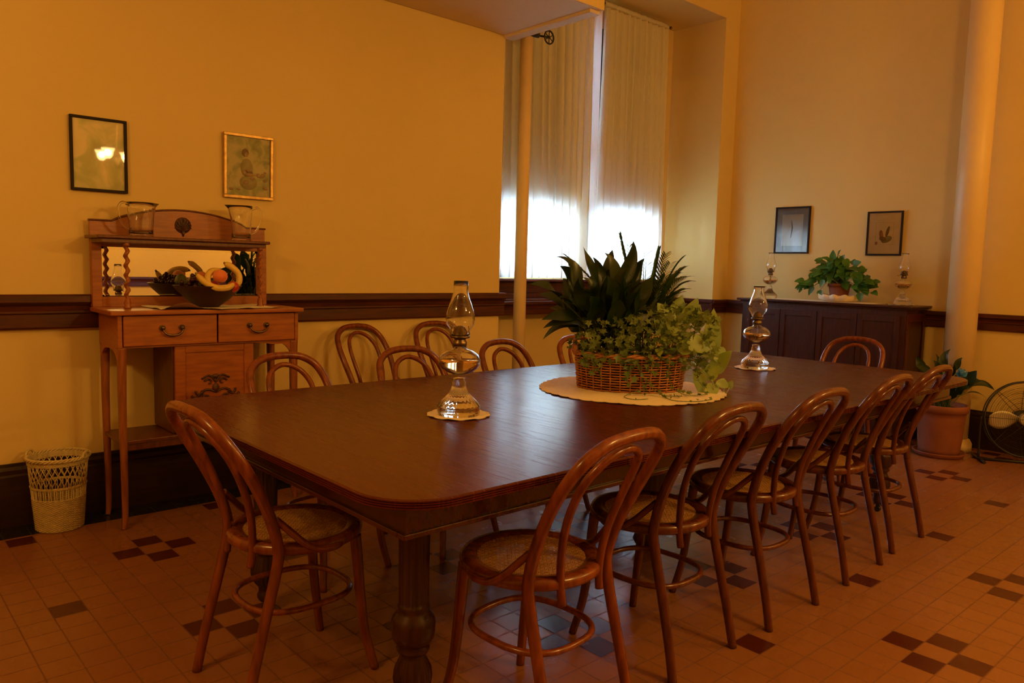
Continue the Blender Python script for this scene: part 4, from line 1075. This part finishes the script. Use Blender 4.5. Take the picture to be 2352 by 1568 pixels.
# ivy over the front
root = empty('ivy', tuple(loc(.05, -.08, zb+kh-.02)), 'trailing green ivy hanging over the front of the table basket onto the doily', 'ivy'); bc = root.location.copy()
f = MB(); st = MB(); R_ = random.Random(21)
for k in range(900):
    u = R_.random()
    r = R_.uniform(-.24, .34); v = R_.uniform(-.235, .04); top = .17+.06*math.exp(-((r-.18)/.16)**2)
    z = zb+kh-.03+R_.uniform(-.0, 1)**1.0*top*1.15-max(0, (abs(v)-.19))*1.2
    c = V(loc(r, v, z))-bc; d = V((R_.uniform(-1, 1), R_.uniform(-1, 1), R_.uniform(-1, .4)))
    ivy_leaf(f, c, d, (-VH*.8+UP*.6+V((R_.uniform(-.6, .6),)*3)), R_.uniform(.016, .030))
def trail(pts, n, s=(.012, .019), seed=0):
    R2 = random.Random(seed); P = catmull([V(loc(*p))-bc for p in pts], 8); st.tube(P, .0015, 5)
    for k in range(n):
        p = P[min(len(P)-1, int(len(P)*(k+.5)/n))]; d = V((R2.uniform(-1, 1), R2.uniform(-1, 1), R2.uniform(-.7, .5)))
        ivy_leaf(f, p+V((R2.uniform(-.012, .012), R2.uniform(-.012, .012), R2.uniform(.0, .012))), d, (-VH*.7+UP*.7+V((R2.uniform(-.4, .4),)*3)), R2.uniform(*s))
zt_ = TZ+.012
trail([(-.14, -.12, zb+kh), (-.15, -.20, zb+kh-.02), (-.155, -.20, zb+.09), (-.15, -.20, zb+.055)], 8, (.018, .028), 1)
trail([(.0, -.15, zb+kh), (.0, -.215, zb+kh-.02), (.02, -.215, zb+.06), (.03, -.225, zt_)], 16, seed=2)
trail([(.05, -.15, zb+kh), (.06, -.215, zb+kh-.03), (.05, -.22, zb+.05), (.10, -.24, zt_), (.18, -.26, zt_)], 22, seed=3)
trail([(.12, -.15, zb+kh), (.13, -.20, zb+kh-.03), (.14, -.21, zb+.05), (.20, -.22, zt_), (.30, -.2, zt_)], 24, seed=4)
trail([(-.05, -.15, zb+kh), (-.05, -.215, zb+.09), (-.03, -.215, zb+.03)], 10, seed=5)
trail([(.20, -.10, zb+kh), (.26, -.14, zb+kh-.03), (.27, -.15, zb+.06), (.31, -.14, zt_+.02)], 18, seed=6)
trail([(.22, -.05, zb+kh), (.30, -.05, zb+kh-.02), (.33, -.06, zb+.08), (.36, -.10, zb+.03)], 14, seed=7)
trail([(-.20, -.02, zb+kh), (-.26, -.04, zb+kh+.05), (-.28, -.05, zb+kh+.02)], 9, (.014, .022), seed=8)
trail([(.0, -.22, zb+.02), (-.06, -.27, zt_-.006), (-.03, -.33, zt_-.007), (.03, -.31, zt_-.007)], 2, (.006, .008), seed=9)
trail([(.10, -.24, zt_-.004), (.13, -.33, zt_-.007), (.22, -.34, zt_-.007), (.30, -.28, zt_-.006)], 8, (.009, .014), seed=10)
st.build('vines', M['stem'], root); f.build('foliage', M['ivy'], root, recalc=False)

# pothos in terracotta pot on the cabinet
def pot(x, y, z, r0, r1, h, label, saucer=None, rings=2):
    root = empty('terracotta_pot', (x, y, z), label, 'flower pot')
    z0 = .02 if saucer else 0
    prof = [(0, z0), (r0, z0)]
    for k in range(1, 9):
        t = k/9*.84; prof.append((r0+(r1-r0)*t+(.0015 if k % 3 == 0 else 0), z0+h*t))
    prof += [(r1*.97, z0+h*.85), (r1*1.04, z0+h*.86), (r1*1.06, z0+h*.985), (r1*1.03, z0+h), (r1*.94, z0+h), (r1*.92, z0+h*.90), (0, z0+h*.90)]
    MB().lathe(prof, seg=40).build('pot_wall', M['terra'], root)
    MB().lathe([(r1*.91, z0+h*.902), (r1*.5, z0+h*.93), (0, z0+h*.94)], seg=30).build('soil', M['soil'], root)
    if saucer:
        MB().lathe([(0, 0), (saucer*.9, 0), (saucer, .03), (saucer*1.0, .036), (saucer*.95, .034), (saucer*.86, .018), (0, .0185)], seg=40).build('saucer', M['terra'], root)
    return root
PX, PY = 6.335, 2.955
pot(PX, PY, 1.071, .062, .088, .15, 'small terracotta pot in the middle of the dark cabinet')
root = empty('pothos', (PX, PY, 1.21), 'bushy green pothos in the small terracotta pot on the cabinet', 'pothos')
f = MB(); st = MB(); R_ = random.Random(31)
rd = V((.55, -.83, 0)).normalized()   # across the view of the cabinet
yd = V((0, -1, 0)); xd = V((-1, 0, 0))
def pl(r, v, z): return yd*r+xd*v+UP*z
for k in range(135):
    a_ = R_.uniform(0, 2*PI); rr = R_.uniform(0, 1)**.6; r = .30*rr*math.cos(a_); v = .10*rr*math.sin(a_)+.04
    hgt = .24*(1-abs(r/.34)**1.5)*R_.uniform(.25, 1)+R_.uniform(-.03, .02)-abs(r)*.18
    A = pl(r, v, hgt); d = (yd*(r/.3+R_.uniform(-.5, .5))+xd*R_.uniform(0, 1)+UP*R_.uniform(-.9, .25)).normalized(); L_ = R_.uniform(.07, .11)
    leaf(f, A, A+d*L_, R_.uniform(.05, .07), .05, .25, xd*.8+UP*.8, 7, 'heart')
    if k % 3 == 0: st.tube(catmull([(0, 0, 0), A*.5+UP*.05, A], 4), .0018, 5)
for (r, z, dr, dz, w_) in ((-.04, .20, .0, .09, .06), (-.01, .12, .01, .12, .06), (-.13, .20, -.07, .0, .05), (.02, .19, .04, .06, .05), (.13, .17, .07, .02, .06), (-.30, -.04, -.02, -.04, .03), (.22, .0, .05, -.08, .07), (.20, -.06, .01, -.07, .06), (-.20, -.02, -.03, -.08, .05), (-.14, -.05, .02, -.07, .05)):
    A = pl(r, .06, z); leaf(f, A, A+pl(dr, .01, dz), w_, .04, .2, xd+UP*.2, 7, 'heart'); st.tube(catmull([(0, 0, 0), A*.5+UP*.06, A], 4), .0018, 5)
st.build('stems', M['stem'], root); f.build('foliage', M['pothosd'], root, recalc=False)
# lace ruffle round that pot
b = MB(); seg = 96; rings = []
for r, z in ((.075, 0), (.13, .002), (.155, .02), (.165, .055)):
    rings.append([b.bm.verts.new((PX-.0+(r+.008*math.sin(k*PI/4)*(z > .01))*math.cos(2*PI*k/seg)*.85, PY+(r+.010*math.sin(k*PI/4)*(z > .01))*math.sin(2*PI*k/seg), 1.072+z+(.006*math.sin(k*PI/4) if z > .03 else 0))) for k in range(seg)])
for A, B in zip(rings, rings[1:]):
    for k in range(seg): b.face([A[k], A[(k+1) % seg], B[(k+1) % seg], B[k]], True)
o = b.build('doily', M['lace']); sm = o.modifiers.new('thick', 'SOLIDIFY'); sm.thickness = .002
tag(o, 'pale lace doily ruffled up around the small terracotta pot', 'doily', 'lace doilies')

# floor pot with peace lily
FX, FY = 6.04, 2.0
pot(FX, FY, 0, .135, .165, .36, 'large terracotta pot with saucer on the floor by the column', saucer=.175)
tips = []
FR = V((.30, -.95, 0)).normalized(); FV = V((.95, .30, 0)).normalized()
RF = V((.742, -.67, 0)); VF = V((.67, .742, 0)); base = V((FX, FY, .35))
def F_(r, v, z, wd, ln, sag=.05): tips.append((V((FX, FY, 0))+RF*r+VF*v+UP*z, wd, ln, sag))
for a_ in ((-.26, -.08, .66, .07, .22, .1), (-.20, .02, .72, .07, .2), (-.15, -.1, .62, .09, .2), (.03, .0, .78, .07, .24), (.12, .0, .72, .05, .14), (-.05, .05, .74, .07, .2), (.22, -.08, .56, .10, .24, .12), (.36, -.02, .49, .05, .2, .12), (.17, -.1, .64, .09, .2), (.10, -.15, .52, .08, .18, .08),
           (-.22, -.1, .56, .08, .2, .1), (.05, -.18, .60, .08, .2), (-.08, -.17, .55, .08, .2, .05), (.18, .03, .46, .05, .14, .08), (.25, .05, .60, .06, .16), (.26, -.1, .44, .05, .15, .1), (-.12, -.05, .70, .07, .2), (.0, -.12, .68, .08, .2)): F_(*a_)
R_ = random.Random(77); fill = []
for k in range(34):
    a_ = R_.uniform(0, 2*PI); rr = R_.uniform(.03, .2)
    fill.append((V((FX, FY, 0))+RF*rr*math.cos(a_)+VF*rr*.8*math.sin(a_)*(1 if math.sin(a_) < 0 else .6)+UP*(.40+R_.uniform(.06, .24)*(1-rr)), R_.uniform(.05, .08), R_.uniform(.14, .2), .04))
lily_plant('peace_lily', 'dark peace lily growing in the large floor pot by the column', tuple(base), tips, fill, M['lily'], M['stem'], seed=8)
b = MB(); R_ = random.Random(3); c0 = V((FX, FY, .60))+RF*.035-VF*.14
for k in range(5):
    a_ = .5+k*.55; d = RF*math.cos(a_)*.05+UP*math.sin(a_)*.06
    leaf(b, c0, c0+d+VF*R_.uniform(-.02, .02), .045, .25, .6, -VF+UP*.3, 6, 'lance', R_.uniform(-1, 1))
b.tube(catmull([c0, c0-RF*.02-UP*.04, c0-RF*.03-UP*.10], 4), (lambda t: (.010, .002)), 6)
o = b.build('ribbon', M['blue'], recalc=False); sm = o.modifiers.new('thick', 'SOLIDIFY'); sm.thickness = .001
tag(o, 'bright blue ribbon bow among the leaves of the floor plant', 'ribbon')

# ------------------------------------------------------------------ wicker wastebasket
wx, wy = .80, 4.065
wb = empty('wastebasket', (wx, wy, 0), 'cream wicker wastebasket on the floor left of the oak sideboard', 'wastebasket')
h = .335; r0, r1 = .098, .125
def wr(t): return r0+(r1-r0)*t
b = MB(); nst = 30
for j in range(34):   # solid woven lower half
    t = j/34*.46; b.tube([((wr(t)+.002*math.cos(PI*k/2+PI*j))*math.cos(2*PI*k/120), (wr(t)+.002*math.cos(PI*k/2+PI*j))*math.sin(2*PI*k/120), .006+h*t) for k in range(120)], .0030, 5, closed=True)
for t in (.60, .615, .93, .945, .96, .975, .99): b.tube([((wr(t)+.002*math.cos(k*PI/2))*math.cos(2*PI*k/120), (wr(t)+.002*math.cos(k*PI/2))*math.sin(2*PI*k/120), .006+h*t) for k in range(120)], .0036, 5, closed=True)
b.build('weave', M['wicker_w'], wb)
b = MB()
for k in range(nst):
    a = 2*PI*k/nst
    for s in (-1, 1):
        st_ = [(wr(t)*math.cos(a+s*.04), wr(t)*math.sin(a+s*.04), .004+h*t) for t in (0, .3, .6)]
        b.tube(st_, .0022, 5)
        b.tube([(wr(t)*math.cos(a+s*.04+s*(t-.6)*1.35), wr(t)*math.sin(a+s*.04+s*(t-.6)*1.35), .006+h*t) for t in (.6, .7, .8, .96)], .0022, 5)
b.build('stakes', M['wicker_w'], wb)
b = MB()
for q in range(3):
    b.tube([((r1+.006+.005*math.cos(k*.8+q*2.1))*math.cos(2*PI*k/110), (r1+.006+.005*math.cos(k*.8+q*2.1))*math.sin(2*PI*k/110), h+.010+.006*math.sin(k*.8+q*2.1)) for k in range(110)], .0045, 6, closed=True)
b.build('rim', M['wicker_w'], wb)
for s in (-1, 1):
    c = V((s*.133*RH.x, s*.133*RH.y, h)); MB().tube([c+V((RH.y, -RH.x, 0))*.030*math.cos(PI*k/12)+UP*(.008+.026*math.sin(PI*k/12)) for k in range(13)], .006, 7).build('handle', M['wicker_w'], wb)
MB().lathe([(0, 0), (.097, 0), (.097, .006), (0, .006)], seg=30).build('bottom', M['wicker_w'], wb)

# ------------------------------------------------------------------ floor fan
fx_, fy_, fz_ = 6.26, 1.52, .315
fn = empty('floor_fan', (fx_, fy_, 0), 'large wire-caged floor fan at the right edge of the picture', 'fan')
nd = V((-.82, -.52, .10)).normalized(); su = nd.cross(UP).normalized(); uu = su.cross(nd).normalized(); cc = V((0, 0, fz_))
def circ(r, off, n=56): return [cc+nd*off+su*r*math.cos(2*PI*k/n)+uu*r*math.sin(2*PI*k/n) for k in range(n)]
RF_ = .265
b = MB()
b.tube(circ(RF_, 0), .007, 8, closed=True); b.tube(circ(RF_, -.05), .004, 6, closed=True)
for k in range(1, 22):
    r = RF_*k/22; b.tube(circ(r, .062*(1-(r/RF_)**3)), .0009, 4, closed=True); 
    if k % 3 == 0: b.tube(circ(r, -.05-.06*(1-(r/RF_)**3)), .0011, 4, closed=True)
for k in range(8):
    a = 2*PI*k/8; dr = su*math.cos(a)+uu*math.sin(a)
    for sg, o0 in ((1, 0), (-1, -.05)):
        b.tube([cc+dr*RF_*t+nd*(o0+sg*.062*(1-t**3)) for t in (0, .25, .5, .75, .9, 1)], .0018, 5)
b.build('cage', M['iron'], fn)
b = MB()
for k in range(3):
    a0 = 2*PI*k/3+2.0; rows = []
    for i in range(9):
        t = .18+.70*i/8; rad = RF_*t; hw_ = .62*math.sin(PI*min(1, .25+.75*i/8*.92))**.7*.75; row = []
        for j in range(7):
            s = (j/6-.5)*2; a = a0+s*hw_; row.append(b.bm.verts.new(cc+nd*(-.02+.028*s*(1-.3*t))+su*rad*math.cos(a)+uu*rad*math.sin(a)))
        rows.append(row)
    for A, B in zip(rows, rows[1:]):
        for j in range(6): b.face([A[j], A[j+1], B[j+1], B[j]], True)
b.tube([cc-nd*.05, cc+nd*.02], .045, 20)
o = b.build('blades', M['fan_blade'], fn, recalc=False); sm = o.modifiers.new('thick', 'SOLIDIFY'); sm.thickness = .002
MB().tube([cc-nd*.16, cc-nd*.05], lambda t: .055+.01*t, 20).build('motor', M['iron'], fn)
b = MB()
for s in (-1, 1):
    e = cc+su*s*(RF_+.012)-nd*.02; g = V((e.x, e.y, .012))
    b.tube(catmull([e, e+su*s*.004-UP*.1, g], 4), .008, 8)
    b.tube([g-V((nd.x, nd.y, 0))*.14, g+V((nd.x, nd.y, 0))*.14], .011, 8)
b.tube([V((cc.x, cc.y, .012))+su*(RF_+.012)-nd*.02*0, V((cc.x, cc.y, .012))-su*(RF_+.012)], .009, 8)
b.build('stand', M['iron'], fn)

# ------------------------------------------------------------------ chandeliers (the room's lamps)
LIGHT = []
def chandelier(x, y, z, label, power):
    root = empty('chandelier', (x, y, z), label, 'chandelier', group='hanging lamps')
    MB().tube([(0, 0, .06), (0, 0, ZC-z)], .008, 8).build('drop_rod', M['brass'], root)
    b = MB().lathe([(0, -.08), (.012, -.07), (.03, -.04), (.02, -.02), (.035, .02), (.02, .05), (.012, .08)], seg=20)
    tips_ = []
    for k in range(4):
        a = PI/4+k*PI/2; d = V((math.cos(a), math.sin(a), 0))
        b.tube(catmull([d*.02, d*.10-UP*.05, d*.14-UP*.03, d*.17+UP*.02], 5), .006, 8); tips_.append(d*.17+UP*.02)
    b.build('arms', M['brass'], root)
    for t in tips_:
        def fl(r, zz, a): return r*(1+(.10*math.cos(a*6)*(zz/.11)))
        m = MB(); m.capends = False; m.lathe([(.018, 0), (.035, .015), (.045, .04), (.048, .07), (.062, .105)], tuple(t), 36, lambda r, zz, a: r*(1+.12*math.cos(a*6)*max(0, zz/.105)**2))
        m.build('tulip_shade', M['tulip'], root)
        l = bpy.data.lights.new('bulb', 'POINT'); l.energy = power; l.color = (1, .53, .105); l.shadow_soft_size = .03
        lo = bpy.data.objects.new('bulb', l); link(lo, root); lo.location = t+UP*.06
    return root
chandelier(2.40, -.55, 2.28, 'brass chandelier with tulip glass shades hanging in front of the table', 17.5)
chandelier(-1.0, 1.7, 2.35, 'brass chandelier with tulip glass shades hanging left of the camera', 12)
chandelier(5.0, -1.2, 2.40, 'brass chandelier with tulip glass shades hanging toward the fan', 16)

# ------------------------------------------------------------------ daylight
wd = bpy.data.worlds.new('World'); S.world = wd; wd.use_nodes = True
nt = wd.node_tree; bg = nt.nodes['Background']; bg.inputs[0].default_value = (.48, .70, 1.0, 1); bg.inputs[1].default_value = 32.0
for (a, c) in (W1, W2):
    l = bpy.data.lights.new('window_portal', 'AREA'); l.shape = 'RECTANGLE'; l.size = c-a; l.size_y = 1.8-ZS; l.cycles.is_portal = True
    o = bpy.data.objects.new('window_portal', l); link(o); o.location = ((a+c)/2, YW+.2, (ZS+1.8)/2); o.rotation_euler = (-PI/2, 0, 0)
# bright ground outside is covered by the sky colour below the horizon

# ------------------------------------------------------------------ camera
yaw, pitch, roll = math.radians(47.929), math.radians(5.507), math.radians(1.492)
fw = V((math.cos(yaw)*math.cos(pitch), math.sin(yaw)*math.cos(pitch), -math.sin(pitch)))
r_ = V((math.sin(yaw), -math.cos(yaw), 0)); u_ = r_.cross(fw)
c_, s_ = math.cos(roll), math.sin(roll)
r2 = r_*c_+u_*s_; u2 = -r_*s_+u_*c_
cam = bpy.data.cameras.new('camera'); co = bpy.data.objects.new('camera', cam); link(co)
cam.sensor_fit = 'HORIZONTAL'; cam.sensor_width = 36; cam.lens = 1764.25/2352*36; cam.clip_start = .05
mw = Matrix((r2, u2, -fw)).transposed().to_4x4(); mw.translation = (0, 0, 1.285)
co.matrix_world = mw
S.camera = co
vs = S.view_settings; vs.view_transform = 'Standard'; vs.look = 'None'; vs.gamma = 1; vs.exposure = 1.0; vs.use_curve_mapping = False
S.cycles.max_bounces = 12; S.cycles.transparent_max_bounces = 24; S.cycles.transmission_bounces = 14; S.cycles.diffuse_bounces = 6
